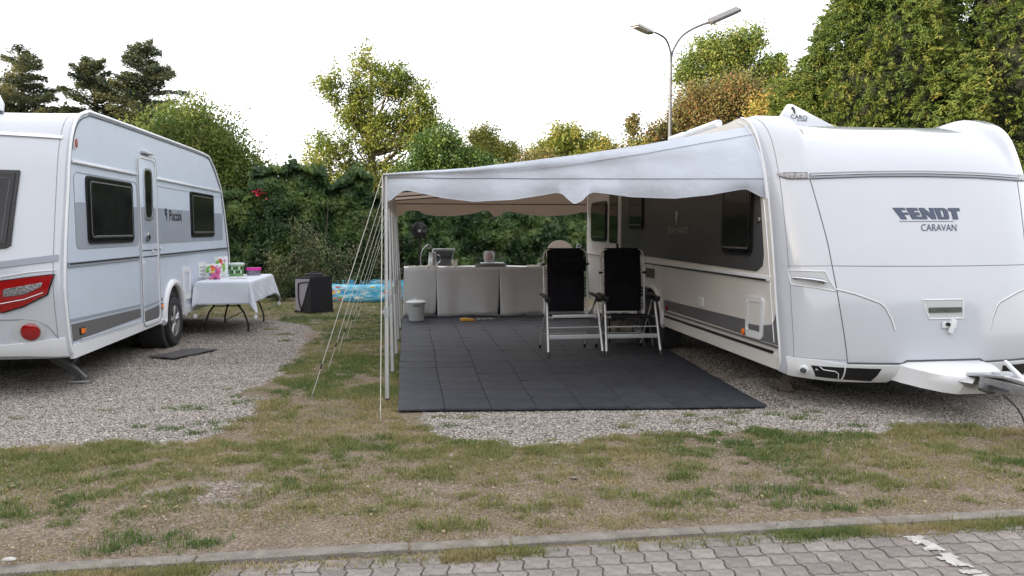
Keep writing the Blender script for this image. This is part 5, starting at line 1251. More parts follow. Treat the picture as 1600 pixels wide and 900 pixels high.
# ------------------------------------------------------------------ paddling pool
def build_pool():
    cx, cy, R = -.88, 17.35, .92
    root = empty('paddling_pool', (cx, cy, 0), 'round blue inflatable paddling pool printed with sea creatures', 'paddling pool')
    m = bpy.data.materials.new('sea_print'); m.use_nodes = True; n = m.node_tree.nodes; l = m.node_tree.links; b = n['Principled BSDF']; b.inputs['Roughness'].default_value = .22
    tc = n.new('ShaderNodeTexCoord'); nz = n.new('ShaderNodeTexNoise'); nz.inputs['Scale'].default_value = 5; nz.inputs['Detail'].default_value = 3; mp = n.new('ShaderNodeMapping'); mp.inputs['Scale'].default_value = (1, 1, 3.2)
    l.new(tc.outputs['Object'], mp.inputs[0]); l.new(mp.outputs[0], nz.inputs['Vector']); cr = n.new('ShaderNodeValToRGB'); e = cr.color_ramp.elements
    e[0].position = .35; e[0].color = (.05, .26, .48, 1); e[1].position = .72; e[1].color = (.60, .70, .76, 1); x_ = e.new(.47); x_.color = (.10, .42, .58, 1); x_ = e.new(.56); x_.color = (.22, .50, .62, 1)
    l.new(nz.outputs[0], cr.inputs[0]); l.new(cr.outputs[0], b.inputs['Base Color']); M['pw'] = mat('water', (.25, .45, .5), .05, spec=.5)
    prof = [(R + .0, .0), (R + .035, .04), (R + .045, .12), (R + .04, .20), (R + .03, .27), (R + .03, .33), (R, .375), (R - .05, .385), (R - .09, .35), (R - .10, .28), (R - .08, .02)]
    MB().lathe(prof, (cx, cy, 0), 64).build('pool_wall', m, root, ang=None)
    for z_ in (.13, .26): MB().tube([(cx + (R + .040) * math.cos(q), cy + (R + .040) * math.sin(q), z_) for q in np.linspace(0, 2 * PI, 65)[:-1]], .006, 5, closed=True).build('weld_seam', M['pw'], root)
    MB().lathe([(0, .0), (R, .0), (R, .02), (0, .02)], (cx, cy, 0), 48).build('pool_floor', m, root)
    MB().lathe([(0, .20), (R - .06, .20), (R - .06, .205), (0, .205)], (cx, cy, 0), 48).build('water', M['pw'], root)
    rnd = random.Random(4)
    cols = [M['po'], M['py'], M['pr'], M['pg'], M['pink'], M['bagwhite']]
    for k in range(20):
        a = -PI / 2 + rnd.uniform(-1.4, 1.4); z = rnd.uniform(.05, .36); ki = min(2, int((z) / .125)); zc = .07 + ki * .125; 
        fish = rnd.random() < .6; s = rnd.uniform(.05, .12); pts = []
        shape = [(-1, 0), (-.4, .5), (.3, .45), (.7, .1), (1.1, .5), (1.1, -.5), (.7, -.1), (.3, -.45), (-.4, -.5)] if fish else [(0, 1), (.25, .3), (1, .3), (.4, -.2), (.6, -1), (0, -.5), (-.6, -1), (-.4, -.2), (-1, .3), (-.25, .3)]
        for u, v in shape:
            zz_ = min(.34, max(.03, z + v * s * .7)); rad = R + float(np.interp(zz_, [0, .04, .12, .20, .27, .34], [0, .035, .045, .04, .03, .03])) + .004; aa = a + u * s / R; pts.append((cx + rad * math.cos(aa), cy + rad * math.sin(aa), zz_))
        MB().add(pts, [tuple(range(len(pts)))]).build('print_patch', rnd.choice(cols), root, smooth=False, fixn=False)
build_pool()

# ------------------------------------------------------------------ street lamp
def build_lamp():
    x, y = 7.80, 22.0
    root = empty('street_lamp', (x, y, 0), 'tall grey street lamp with two curved arms behind the right caravan', 'street lamp')
    MB().tube([(x, y, 0), (x, y, 3.0), (x, y, 6.5)], [.085, .06, .04], 12).build('pole', M['lamp_grey'], root)
    MB().tube(smooth_path([(x, y, 6.45), (x + .05, y, 6.8), (x + .28, y - .03, 7.20), (x + .62, y - .06, 7.45), (x + 1.12, y - .1, 7.66)]), .036, 8).build('arm', M['lamp_grey'], root)
    MB().tube(smooth_path([(x, y, 6.45), (x - .06, y - .1, 6.78), (x - .30, y - .4, 7.03), (x - .62, y - .7, 7.10), (x - .92, y - .95, 7.10)]), .030, 8).build('arm', M['lamp_grey'], root)
    c = Vector((x + 1.58, y - .12, 7.87)); R_ = Matrix.Rotation(-.42, 3, 'Y') @ Matrix.Rotation(.55, 3, 'X')
    h1 = MB().box(c, (.98, .30, .10), R_, .035).build('lamp_head', M['lamp_grey'], root)
    MB().box(c + R_ @ Vector((.08, 0, -.055)), (.62, .24, .02), R_, .008).build('diffuser', M['lens_grey'], h1)
    MB().box(c + R_ @ Vector((-.40, 0, -.03)), (.22, .16, .13), R_, .03).build('lamp_neck', M['grey_mid'], h1)
    c = Vector((x - 1.30, y - 1.28, 7.09)); R_ = Matrix.Rotation(.75, 3, 'Z') @ Matrix.Rotation(.04, 3, 'Y')
    h2 = MB().box(c, (.95, .30, .09), R_, .04).build('lamp_head', M['lamp_white'], root)
    MB().box(c + R_ @ Vector((-.08, 0, -.05)), (.60, .22, .03), R_, .012).build('diffuser', M['lamp_white'], h2)
    MB().box(c + R_ @ Vector((.40, 0, .02)), (.22, .18, .15), R_, .02).build('lamp_neck', M['clamp'], h2)
M['lamp_grey'] = mat('lamp_grey_paint', (.08, .085, .10), .5, var=.3, vscale=12); M['lens_grey'] = mat('lamp_lens', (.35, .35, .34), .3); M['lamp_white'] = mat('lamp_white_shell', (.6, .6, .6), .4)
build_lamp()
# ------------------------------------------------------------------ vegetation
def rdirs(n, up=0.0, flat=1.0):
    d = RNG.normal(size=(n, 3)); d[:, 2] = d[:, 2] * flat + up; return d / np.linalg.norm(d, axis=1)[:, None]

def leaf_mesh(name, C, D, size, aspect, tint, fold=.25, nbias=None):
    """C centres (N,3), D leaf axis (N,3), size (N,), diamond leaves folded along the rib"""
    N = len(C); size = np.broadcast_to(size, (N,))
    r = rdirs(N) if nbias is None else nbias + RNG.normal(size=(N, 3)) * .55
    S = np.cross(D, r); S /= np.linalg.norm(S, axis=1)[:, None] + 1e-9; Nn = np.cross(S, D)
    L = size[:, None]; W = L * aspect
    b = C - D * L * .5; t = C + D * L * .5 - Nn * L * .12; m = C - D * L * .06
    l = m + S * W * .5 + Nn * L * fold * .5; rr_ = m - S * W * .5 + Nn * L * fold * .5
    V = np.stack([b, l, t, rr_], 1).reshape(-1, 3); i = np.arange(N)[:, None] * 4
    F = np.concatenate([i + np.array([[0, 2, 1]]), i + np.array([[0, 3, 2]])], 0)
    return np_mesh(name, V, F, {'tint': np.repeat(np.clip(tint, 0, 1), 4)})

def clumps(blobs, n, shell=.55):
    """clump centres in a set of ellipsoids (cx,cy,cz,rx,ry,rz), mostly near their surface"""
    w = np.array([b[3] * b[4] * b[5] for b in blobs]) ** .7; w /= w.sum(); k = RNG.choice(len(blobs), n, p=w); B = np.array(blobs)[k]
    d = rdirs(n); r = (shell + (1 - shell) * RNG.random(n))[:, None]; return B[:, :3] + d * r * B[:, 3:6], d

def crown(name, blobs, n, per, sig, size, aspect, m, parent, shell=.5, tint0=.5, tvar=.22, flat=1.0, up=.1, hang=0.0, outw=.5):
    Cc, d = clumps(blobs, n, shell); ct = RNG.normal(tint0, tvar, n)
    sg = sig * RNG.uniform(.6, 1.4, n)
    C = np.repeat(Cc, per, 0) + RNG.normal(size=(n * per, 3)) * np.repeat(sg, per)[:, None] * np.array([1, 1, flat])
    D = rdirs(n * per, up) + np.repeat(d, per, 0) * outw; D[:, 2] -= hang; D /= np.linalg.norm(D, axis=1)[:, None]
    t = np.repeat(ct, per) + RNG.normal(0, .12, n * per)
    o = link(name, leaf_mesh(name, C, D, size * RNG.uniform(.6, 1.35, n * per), aspect, t), m, parent, smooth=False)
    return o, Cc

def limbs(root, base, top, r0, cl, k, bark, lean=.0):
    tr = [Vector(base), Vector(base).lerp(Vector(top), .35) + Vector((random.uniform(-.1, .1), 0, 0)), Vector(base).lerp(Vector(top), .7) + Vector((random.uniform(-.15, .15), 0, 0)), Vector(top)]
    tp = smooth_path(tr, 5); n = len(tp)
    tk = MB().tube(tp, [r0 * (1 - .75 * i / (n - 1)) for i in range(n)], 9).build('trunk', bark, root)
    lm = MB(); idx_ = RNG.choice(len(cl), min(k, len(cl)), replace=False)
    for i in idx_:
        c = Vector(cl[i]); f = min(.97, max(.18, (c.z - base[2]) / max(.1, top[2] - base[2]) * .75 + random.uniform(-.1, .05))); s = tp[int(f * (n - 1))]
        mid = s.lerp(c, .5) + Vector((random.uniform(-.2, .2), random.uniform(-.2, .2), -.12 * (c - s).length + .1)); q = smooth_path([s, mid, c], 4); q_ = len(q)
        lm.tube(q, [max(.006, r0 * .28 * (1 - f * .5) * (1 - i_ / q_)) for i_ in range(q_)], 5, caps=False)
    lm.build('limbs', bark, root, fixn=False)

G = dict(
    plane=leaf_mat('leaf_plane', [(.06, .10, .022), (.12, .165, .03), (.20, .225, .04), (.28, .26, .06)], .4),
    green=leaf_mat('leaf_green', [(.022, .05, .012), (.05, .10, .022), (.10, .16, .03), (.17, .20, .04)]),
    bush=leaf_mat('leaf_bush', [(.04, .08, .016), (.09, .145, .026), (.145, .185, .04), (.23, .235, .055)], .35),
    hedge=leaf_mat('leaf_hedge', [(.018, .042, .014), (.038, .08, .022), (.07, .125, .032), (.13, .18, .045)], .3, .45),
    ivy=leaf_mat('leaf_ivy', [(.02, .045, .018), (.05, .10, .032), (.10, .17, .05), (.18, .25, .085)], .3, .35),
    cedar=leaf_mat('leaf_cedar', [(.03, .045, .028), (.06, .08, .045), (.11, .13, .06), (.20, .20, .08)], .4),
    thuja=leaf_mat('leaf_thuja', [(.03, .055, .012), (.07, .11, .02), (.125, .165, .03), (.22, .20, .05)], .3),
    golden=leaf_mat('leaf_golden', [(.07, .085, .018), (.15, .15, .028), (.26, .22, .04), (.32, .20, .05)], .3),
    rust=leaf_mat('leaf_rust', [(.07, .08, .022), (.14, .13, .04), (.20, .145, .05), (.27, .10, .045)], .3),
    dry=leaf_mat('leaf_dry', [(.03, .065, .02), (.065, .11, .03), (.14, .16, .06), (.30, .27, .17)], .25),
    grass=leaf_mat('grass_blades', [(.42, .33, .19), (.28, .25, .11), (.165, .20, .055), (.075, .135, .035)], .3, .6),
    red=leaf_mat('petal_red', [(.5, .02, .05), (.7, .04, .10)], .2))

def tree(label, cat, base, top, r0, blobs, n, per, sig, size, m, name='tree', bark='bark', nl=40, group=None, **k):
    root = empty(name, base, label, cat, group)
    o, cl = crown('crown', blobs, n, per, sig, size, k.pop('aspect', .75), m, root, **k)
    limbs(root, base, top, r0, cl, nl, M[bark])
    return root

# plane tree with an open crown
tree('tall open-crowned yellow-green tree rising behind the awning corner', 'tree', (-1.05, 28, 0), (-1.15, 28, 7.4), .20,
     [(-1.35, 28, 6.9, .75, .9, 1.15), (-.4, 28.2, 6.8, .8, .9, .8), (.25, 28, 6.1, .85, .9, .95), (.8, 28, 5.6, .45, .6, .7), (.3, 27.9, 5.2, .8, .9, .6), (-2.6, 27.8, 6.6, .55, .6, .75), (-1.9, 27.9, 5.6, .55, .7, .6), (-1.1, 28, 5.0, 1.2, 1.1, .8), (.2, 28, 4.7, .7, .9, .7), (-2.7, 27.8, 4.3, 1.0, .9, .7), (-3.4, 28, 3.9, .6, .6, .45), (-2.4, 28, 3.4, 1.0, .8, .6), (-1.7, 28.2, 6.3, .5, .6, .5), (-1.2, 28, 3.6, 1.3, 1.1, .7), (-.2, 28, 3.3, .9, .9, .7), (.95, 28, 5.4, .45, .6, .4)],
     620, 62, .14, .085, G['plane'], nl=120, shell=.35, tint0=.5, tvar=.2)
# bush left
tree('broad yellow-green leafy tree right behind the left caravan', 'tree', (-5.0, 19.2, 0), (-5.0, 19.2, 3.6), .14,
     [(-5.0, 19.2, 3.5, 1.25, 1.1, 1.1), (-5.9, 19.2, 3.2, .9, .9, .8), (-4.2, 19.1, 2.8, .95, .9, .9), (-4.9, 19, 2.0, 1.5, 1.0, 1.0), (-3.8, 19, 1.8, .8, .8, .9), (-6.4, 19.4, 3.0, .7, .8, .6)],
     1000, 85, .17, .062, G['bush'], nl=60, tint0=.5, tvar=.2)
# cedars far left
def cedar(x, y, h, w, label, seed):
    rs = np.random.default_rng(seed); root = empty('cedar_tree', (x, y, 0), label, 'tree', 'dark conifers behind the left caravan')
    Cs, Ds, T = [], [], []; lm = MB(); z = 1.8
    while z < h - .1:
        f = (z - 1.5) / (h - 1.5)
        for _ in range(6 if z < h - 2 else 5):
            a = rs.uniform(0, 2 * PI); L = w * (1 - f) ** .7 * rs.uniform(.45, 1.2) + .22; rise = .22 + .55 * f
            p0 = np.array([x, y, z + rs.uniform(-.2, .2)]); p1 = p0 + np.array([math.cos(a) * L, math.sin(a) * L, L * rise * rs.uniform(.2, 1.1)]); mid = (p0 + p1) / 2 + np.array([0, 0, .08 * L])
            lm.tube([p0, mid, p1 + np.array([0, 0, -.05 * L])], [.05 * (1 - f) + .012, .025, .006], 5, caps=False)
            nn = int(110 + 560 * L / w); s = rs.random(nn) ** .7; c = p0 + (p1 - p0) * s[:, None] + np.array([0, 0, 1]) * (.08 * L * 4 * s * (1 - s) - .05 * L * s)[:, None]
            wd = .30 * (1 - s * .8) * (w / 2.4); per_ = np.array([-math.sin(a), math.cos(a), 0])
            c = c + per_ * (rs.normal(size=nn) * wd)[:, None] + np.array([0, 0, 1]) * (rs.normal(size=nn) * .055 - .05 - .10 * s * (rs.random(nn) < .3))[:, None]
            d = np.array([math.cos(a), math.sin(a), 0])[None] * .8 + per_ * rs.normal(size=(nn, 1)) + np.array([0, 0, 1]) * rs.uniform(-.5, .7, (nn, 1)); d /= np.linalg.norm(d, axis=1)[:, None]
            Cs.append(c); Ds.append(d); T.append(np.full(nn, rs.normal(.55, .2)) + rs.normal(0, .12, nn))
        z += .29
    C = np.concatenate(Cs); D = np.concatenate(Ds)
    link('crown', leaf_mesh('crown', C, D, .15, .22, np.concatenate(T)), G['cedar'], root, smooth=False)
    MB().tube([(x, y, 0), (x, y, h * .5), (x + .05, y, h)], [.26, .16, .02], 9).build('trunk', M['bark_dark'], root); lm.build('limbs', M['bark_dark'], root, fixn=False)
cedar(-15.5, 34, 8.6, 3.6, 'dark blue-green conifer farthest left, behind the stern of the left caravan', 1)
cedar(-12.9, 34.5, 8.7, 3.0, 'middle one of three dark conifers, with a narrow pointed tip', 2)
cedar(-10.7, 34, 9.2, 3.2, 'tallest dark conifer, rightmost of the three above the left caravan', 3)
cedar(-17.6, 36, 7.6, 2.8, 'dark conifer cut off by the left edge of the picture', 5)
tree('dark rounded tree filling the gap low behind the three conifers', 'tree', (-12.5, 37, 0), (-12.5, 37, 5.5), .2, [(-15.5, 37, 4.8, 2.4, 1.4, 1.8), (-12.5, 37, 5.0, 2.2, 1.4, 1.7), (-9.8, 37, 4.9, 1.8, 1.4, 1.6)], 620, 50, .26, .17, G['cedar'], nl=30, tint0=.5)
# trees behind the awning
tree('round dark green tree with bronze top, right of the tall open tree', 'tree', (1.3, 25, 0), (1.3, 25, 4.4), .13, [(1.2, 25, 3.9, 1.05, .9, 1.0), (.5, 25, 3.3, .7, .7, .8), (1.9, 25, 3.3, .7, .7, .8), (1.2, 25, 2.6, 1.3, .9, .9)], 480, 78, .16, .08, G['green'], nl=40, tint0=.45)
tree('small dark bushy tree beside the bronze-topped one', 'tree', (2.6, 24.5, 0), (2.6, 24.5, 3.6), .09, [(2.5, 24.5, 3.2, .6, .6, .7), (3.1, 24.4, 2.9, .6, .6, .6)], 190, 55, .14, .09, G['green'], nl=24, tint0=.28)
tree('pale yellow tree showing above the awning, left of the rusty shrubs', 'tree', (3.3, 31, 0), (3.3, 31, 5.4), .12, [(3.2, 31, 5.0, .7, .7, .8), (4.0, 31, 4.6, .7, .7, .6), (2.7, 31, 4.4, .6, .6, .5)], 240, 62, .15, .085, G['plane'], nl=40, tint0=.75, shell=.3)
tree('rust-tinged shrub just above the awning roof', 'shrub', (4.1, 23, 0), (4.1, 23, 3.4), .08, [(4.0, 23, 3.1, .9, .7, .75), (4.9, 23, 3.0, .8, .7, .65), (3.2, 23, 2.9, .6, .6, .5)], 340, 80, .14, .07, G['rust'], nl=30, tint0=.25, tvar=.2)
tree('pale olive tree above the middle of the awning roof', 'tree', (6.0, 28, 0), (6.0, 28, 5.0), .12, [(5.9, 28, 4.7, .8, .8, .75), (6.9, 28, 4.5, .8, .8, .6), (5.2, 28, 4.2, .7, .7, .6)], 300, 66, .16, .085, G['plane'], nl=50, tint0=.6, shell=.3)
tree('olive shrub above the awning next to the lamp post', 'shrub', (6.6, 23, 0), (6.6, 23, 3.6), .09, [(6.2, 23, 3.4, .8, .7, .7), (7.1, 23, 3.6, .7, .7, .7), (7.5, 23, 3.1, .6, .6, .6), (5.6, 23, 3.3, .5, .5, .6)], 340, 76, .14, .072, G['golden'], nl=40, tint0=.25, tvar=.25)
tree('thin bare-twigged reddish sapling left of the lamp post', 'tree', (7.6, 24.5, 0), (7.5, 24.5, 5.0), .06, [(7.45, 24.5, 4.9, .30, .4, .45), (7.9, 24.5, 4.3, .4, .4, .4), (8.1, 24.4, 4.7, .3, .3, .3)], 70, 30, .12, .09, G['rust'], nl=50, tint0=.3, tvar=.25, shell=.2)
tree('rusty orange autumn tree behind the bow end of the awning', 'tree', (10.4, 25, 0), (10.4, 25, 5.8), .15, [(9.9, 25, 5.5, 1.2, .9, 1.0), (11.2, 25, 5.9, 1.1, .9, .9), (10.4, 25, 4.6, 1.8, 1.0, 1.0), (8.9, 25, 4.6, .7, .8, .8), (12.1, 25, 5.1, .9, .9, .9), (10.2, 24.8, 3.6, 2.0, 1.0, .9)], 850, 85, .17, .07, G['rust'], nl=90, tint0=.42, tvar=.24, shell=.4)
tree('high light green tree behind the rusty one, near the lamp head', 'tree', (14.3, 33, 0), (14.3, 33, 9.6), .2, [(13.7, 33, 9.5, 1.0, 1, .95), (15.2, 33, 9.7, 1.0, 1, 1.0), (12.6, 33, 8.5, .8, .9, .9), (14.4, 33, 8.4, 1.6, 1.1, 1.1), (16.4, 33, 8.7, .9, .9, .8), (14.8, 33, 7.0, 2.2, 1.2, 1.2), (17.4, 33, 7.8, .8, .8, .5), (16.8, 33, 7.1, 1.0, 1, .9)], 640, 85, .2, .10, G['bush'], nl=110, tint0=.62, tvar=.2, shell=.25)
tree('dense golden shrub between the rusty tree and the tall conifers', 'shrub', (11.2, 20.5, 0), (11.2, 20.5, 4.8), .12, [(10.4, 20.5, 4.4, 1.0, .9, .9), (11.3, 20.5, 5.0, .95, .9, .95), (12.0, 20.5, 5.6, .8, .8, .9), (10.8, 20.4, 3.4, 1.6, .9, 1.0)], 760, 85, .14, .07, G['golden'], nl=30, tint0=.5, tvar=.25)
# tall thuja-like conifers right
def thuja(x, y, h, w, label, n, per=36):
    root = empty('conifer', (x, y, 0), label, 'tree', 'tall hedge conifers behind the right caravan')
    u = RNG.random(n); z = .3 + (h - .3) * u ** .9; R = w * np.minimum(1, (h - z) / (h * .42) + .06) ** .75 * (1 - .12 * (z < 1)); a = RNG.uniform(0, 2 * PI, n)
    ph = RNG.uniform(0, 6, 6); lump = 1 + .11 * np.sin(3 * a + ph[0] + z * 1.3) + .09 * np.sin(5 * a + ph[1] - z * 2.1) + .05 * np.sin(z * 5 + ph[2] + 2 * a)
    r = R * lump * RNG.uniform(.80, 1.03, n)
    Cc = np.stack([x + r * np.cos(a), y + r * np.sin(a), z], 1); out = np.stack([np.cos(a), np.sin(a), np.full(n, .25)], 1)
    tt = RNG.normal(.42, .16, n) + (fbm(a * 2 + 9, z, 1.1, 2, 2) - .5) * .7
    s = np.tile(np.linspace(0, 1, per // 3).repeat(3), n)[:n * per]; s = np.resize(s, n * per)
    dr = rdirs(n) * .55 + out; dr[:, 2] += RNG.uniform(-.55, .5, n); dr /= np.linalg.norm(dr, axis=1)[:, None]
    L = RNG.uniform(.18, .38, n); D0 = np.repeat(dr, per, 0)
    C = np.repeat(Cc, per, 0) + D0 * (s * np.repeat(L, per))[:, None] + RNG.normal(size=(n * per, 3)) * (.05 * (1.15 - s))[:, None] + np.array([0, 0, -1]) * (s ** 2 * .07)[:, None]
    D = D0 + RNG.normal(size=D0.shape) * .55; D /= np.linalg.norm(D, axis=1)[:, None]
    t = np.repeat(tt, per) + RNG.normal(0, .1, n * per) + .12 * s
    link('crown', leaf_mesh('crown', C, D, .070 * RNG.uniform(.6, 1.6, n * per), .30, t), G['thuja'], root, smooth=False)
    cone = MB(); prof = [(w * .62 * min(1, (h - zz) / (h * .42) + .02) ** .75, zz) for zz in np.linspace(.15, h - .5, 14)]; cone.lathe(prof, (x, y, 0), 14); cone.build('dark_core', M['core_dark'], root, ang=None)  # solid dark cone: shade inside the crown put into its colour
    MB().tube([(x, y, 0), (x, y, h * .9)], [.16, .03], 8).build('trunk', M['bark_dark'], root)
M['core_dark'] = mat('dark_core', (.010, .014, .006), 1.0, var=.5, vscale=14, bump=1.0, bscale=20)  # near-black filling that stands in for the shade deep in foliage
thuja(10.6, 16.0, 7.9, 1.75, 'tall yellow-green conifer above the bow roof of the right caravan', 5200, 42)
thuja(13.3, 15.6, 8.6, 1.70, 'tall conifer cut off by the upper right corner of the picture', 4200, 42)
thuja(9.4, 17.4, 4.9, 1.35, 'lower conifer left of the two tall ones, above the roof aerial', 2600, 42)
thuja(12.1, 17.8, 8.2, 1.5, 'dark conifer in the gap behind the two tall ones', 2000)
thuja(15.9, 16.4, 8.0, 1.6, 'conifer beyond the right edge, last of the row', 900, 24)

# hedge: broad shrubs grown together, and ivy-like hedge behind the table
def hedge_piece(name, label, cat, x0, x1, y, h, m, n, size, seed, tint0=.4, top=.25, group=None, depth=.9, aspect=.8):
    root = empty(name, ((x0 + x1) / 2, y, 0), label, cat, group); W = x1 - x0
    X = RNG.uniform(x0 - .12, x1 + .12, n); Z = RNG.random(n) ** .85 * (h + .0)
    hh = h + (fbm(X, X * 0 + seed, 1.6, 2, 3) - .5) * .9; Z = Z * hh / h
    e = np.minimum(1, np.minimum(X - x0 + .25, x1 + .25 - X) / .5); topf = np.clip((hh - Z) / .5, 0, 1)
    yf = y - depth * .5 + (fbm(X, Z, 1.1, 3, 3) - .5) * .75 + (fbm(X, Z, 4, 1, 2) - .5) * .3 + (1 - e) * .25 + (1 - topf) ** 2 * .45
    Y = yf + np.abs(RNG.normal(0, .09, n)) - .02
    isTop = RNG.random(n) < top; Y = np.where(isTop, y + RNG.uniform(-depth * .5, depth * .5, n), Y); Z = np.where(isTop, hh + np.abs(RNG.normal(0, .17, n)) * (fbm(X, X * 0, 6, 2, 2) * 1.4 - .3) - .06, Z)
    C = np.stack([X, Y, Z], 1); nb = np.stack([np.zeros(n), -np.ones(n) * .9, np.full(n, .65)], 1)
    D = np.stack([RNG.normal(0, .6, n), RNG.normal(-.25, .3, n), RNG.normal(-.55, .5, n)], 1); D /= np.linalg.norm(D, axis=1)[:, None]
    t = tint0 + (fbm(X, Z, 2.8, 4, 3) - .5) * 1.7 + RNG.normal(0, .16, n) + (Z / h - .55) * .38  # last term lightens leaves upward: sunlit tops put into the colour
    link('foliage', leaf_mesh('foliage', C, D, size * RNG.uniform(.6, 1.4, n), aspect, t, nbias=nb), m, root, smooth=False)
    P = []
    for i in range(17):
        xx = x0 + W * i / 16; hx = float(h + (fbm(np.array([xx]), np.array([seed * 1.0]), 1.6, 2, 3)[0] - .5) * .9); col = []
        for j in range(13):
            zz = hx * .93 * j / 12; f = float((fbm(np.array([xx]), np.array([zz]), 1.1, 3, 3)[0] - .5) * .75); ed = min(1, min(xx - x0 + .12, x1 + .12 - xx) / .5)
            col.append((xx, y - depth * .5 + f + .20 + (1 - ed) * .3 + (max(0, 1 - (hx - zz) / .5)) ** 2 * .45, zz))
        col += [(xx, y + depth * .45, hx * .9), (xx, y + depth * .5, 0)]
        P.append(col)
    b = MB().grid(P); b.add(P[0], [tuple(range(len(P[0])))]); b.add(P[-1], [tuple(range(len(P[-1])))[::-1]]); b.build('dark_core', M['core_dark'], root, ang=None)  # solid dark body inside the leaves, its colour imitates inner shade
    st = MB()
    for k in range(int(W * 5)):
        xx = random.uniform(x0, x1); st.tube(smooth_path([(xx, y - .25, 0), (xx + random.uniform(-.2, .2), y - .25, h * .3), (xx + random.uniform(-.4, .4), y - .2, h * random.uniform(.5, .9))], 3), [.014] * 6 + [.005], 5)
    st.build('stems', M['bark_dark'], root)
    return root
g_ = 'shrubs of the hedge left of the awning'
hedge_piece('hedge_shrub', 'dark shrub of the hedge directly beside the bow of the left caravan', 'shrub', -4.6, -3.3, 18.3, 2.45, G['hedge'], 9500, .095, 1, .35, group=g_)
hedge_piece('hedge_shrub', 'dense green hedge shrub with a red flower at its top', 'shrub', -3.4, -2.0, 18.4, 2.85, G['hedge'], 11000, .09, 2, .45, group=g_)
hedge_piece('hedge_shrub', 'dark hedge shrub behind the pet crate', 'shrub', -2.2, -.9, 18.7, 2.75, G['hedge'], 10000, .09, 3, .40, group=g_)
hedge_piece('hedge_shrub', 'hedge shrub behind the guy ropes and paddling pool', 'shrub', -1.1, .25, 18.9, 2.6, G['hedge'], 10500, .09, 4, .42, group=g_)
hedge_piece('hedge_shrub', 'hedge shrub hidden behind the left caravan', 'shrub', -7.4, -4.4, 19.0, 2.5, G['hedge'], 7000, .11, 7, .35, group=g_)
hedge_piece('ivy_hedge', 'glossy green leafy hedge seen under the canopy behind the long table', 'hedge', .1, 4.9, 17.6, 2.75, G['ivy'], 46000, .12, 5, .42, depth=1.0, aspect=.95)
hedge_piece('hedge', 'long hedge running on behind the right caravan', 'hedge', 4.8, 18, 18.6, 2.9, G['hedge'], 16000, .16, 6, .4)
hedge_piece('hedge', 'long hedge running on behind the left caravan', 'hedge', -26, -7.2, 22.0, 2.7, G['hedge'], 16000, .18, 8, .4)
# far band of woodland beyond, closes the horizon
def wood(name, label, x0, x1, y0, y1, h, n, m, size, t0=.45, seed=0):
    X = RNG.uniform(x0, x1, n); Y = RNG.uniform(y0, y1, n); lx = X if abs(x1 - x0) > abs(y1 - y0) else Y
    hh = h * (.72 + .56 * fbm(lx, lx * 0 + seed, .22, 1, 3)); Z = hh * RNG.random(n) ** .6
    D = rdirs(n, .2); o = link(name, leaf_mesh(name, np.stack([X, Y, Z], 1), D, size * RNG.uniform(.6, 1.4, n), .8, t0 + (fbm(lx, Z, .8, 3, 2) - .5) * .8 + RNG.normal(0, .1, n)), m, None, smooth=False); tag(o, label, kind='stuff')
wood('far_trees', 'far belt of trees low behind the hedges', -70, 70, 52, 58, 4.6, 42000, G['green'], .55)
# tall tree belt on the sunset side, outside the picture: its shade lies over the pitches
wood('tree_belt', 'belt of trees on the evening side of the site that shades the pitches', -15.5, -12.5, -26, 13.5, BELT_H, 60000, G['green'], .42, seed=3)

wood('unseen_lane_trees', 'unseen trees and hedge added across the lane behind the camera', -34, 26, -19, -14, 5.4, 42000, G['green'], .5, seed=9)  # unseen, added to darken reflections in caravan fronts and windows
# dry flowering weeds along the foot of the hedge
def weed(x, y, h, w, label, n):
    root = empty('weed_clump', (x, y, 0), label, 'weeds', 'dry weeds at the foot of the hedge')
    st = MB(); Cs = []; Z = []
    for k in range(n):
        a = random.uniform(0, 6.28); L = h * random.uniform(.25, 1.1); sp = w * random.random() ** .6
        b0 = Vector((x + random.uniform(-.15, .15), y + random.uniform(-.1, .1), 0)); tp = Vector((x + math.cos(a) * sp, y + math.sin(a) * sp * .6, L)); mid = b0.lerp(tp, .55) + Vector((0, 0, .1 * L))
        q = smooth_path([b0, mid, tp], 4); st.tube(q, [.006 * (1 - i / len(q)) + .0015 for i in range(len(q))], 4, caps=False)
        for p in q[2:]:
            m_ = 4; f = p.z / L; Cs += [tuple(p + Vector((random.gauss(0, .05 + .04 * f), random.gauss(0, .05), random.gauss(0, .045)))) for _ in range(m_)]; Z += [f] * m_
    st.build('stems', M['straw_stem'], root, fixn=False)
    C = np.array(Cs); N = len(C); link('foliage', leaf_mesh('foliage', C, rdirs(N, .3), .065 * RNG.uniform(.5, 1.4, N), .36, .12 + np.array(Z) ** 2 * .75 + RNG.normal(0, .16, N)), G['dry'], root, smooth=False)
M['straw_stem'] = mat('straw_stem', (.07, .07, .035), .9, var=.3, vscale=20)
weed(-2.75, 17.0, 1.0, .45, 'low dry weed clump behind the edge of the white tablecloth', 38)
weed(-2.15, 17.1, 1.75, .45, 'tall seeding weed clump with pale heads behind the pet crate', 42)
weed(-1.55, 17.2, 1.15, .45, 'brownish weed clump between the crate and the pool', 38)
weed(-.95, 18.3, 1.85, .45, 'tall pale weed clump behind the pool and ropes', 45)
weed(-.45, 18.2, 1.3, .4, 'dry weed clump right of the pool behind the poles', 45)
root = empty('flower', (-3.25, 17.85, 2.36), 'bright red flower cluster high in the hedge right of the left caravan', 'flower')
n = 34; link('petals', leaf_mesh('petals', np.array([-3.25, 17.75, 2.36]) + RNG.normal(size=(n, 3)) * np.array([.07, .04, .06]), rdirs(n), .05, .8, RNG.random(n)), G['red'], root, smooth=False)
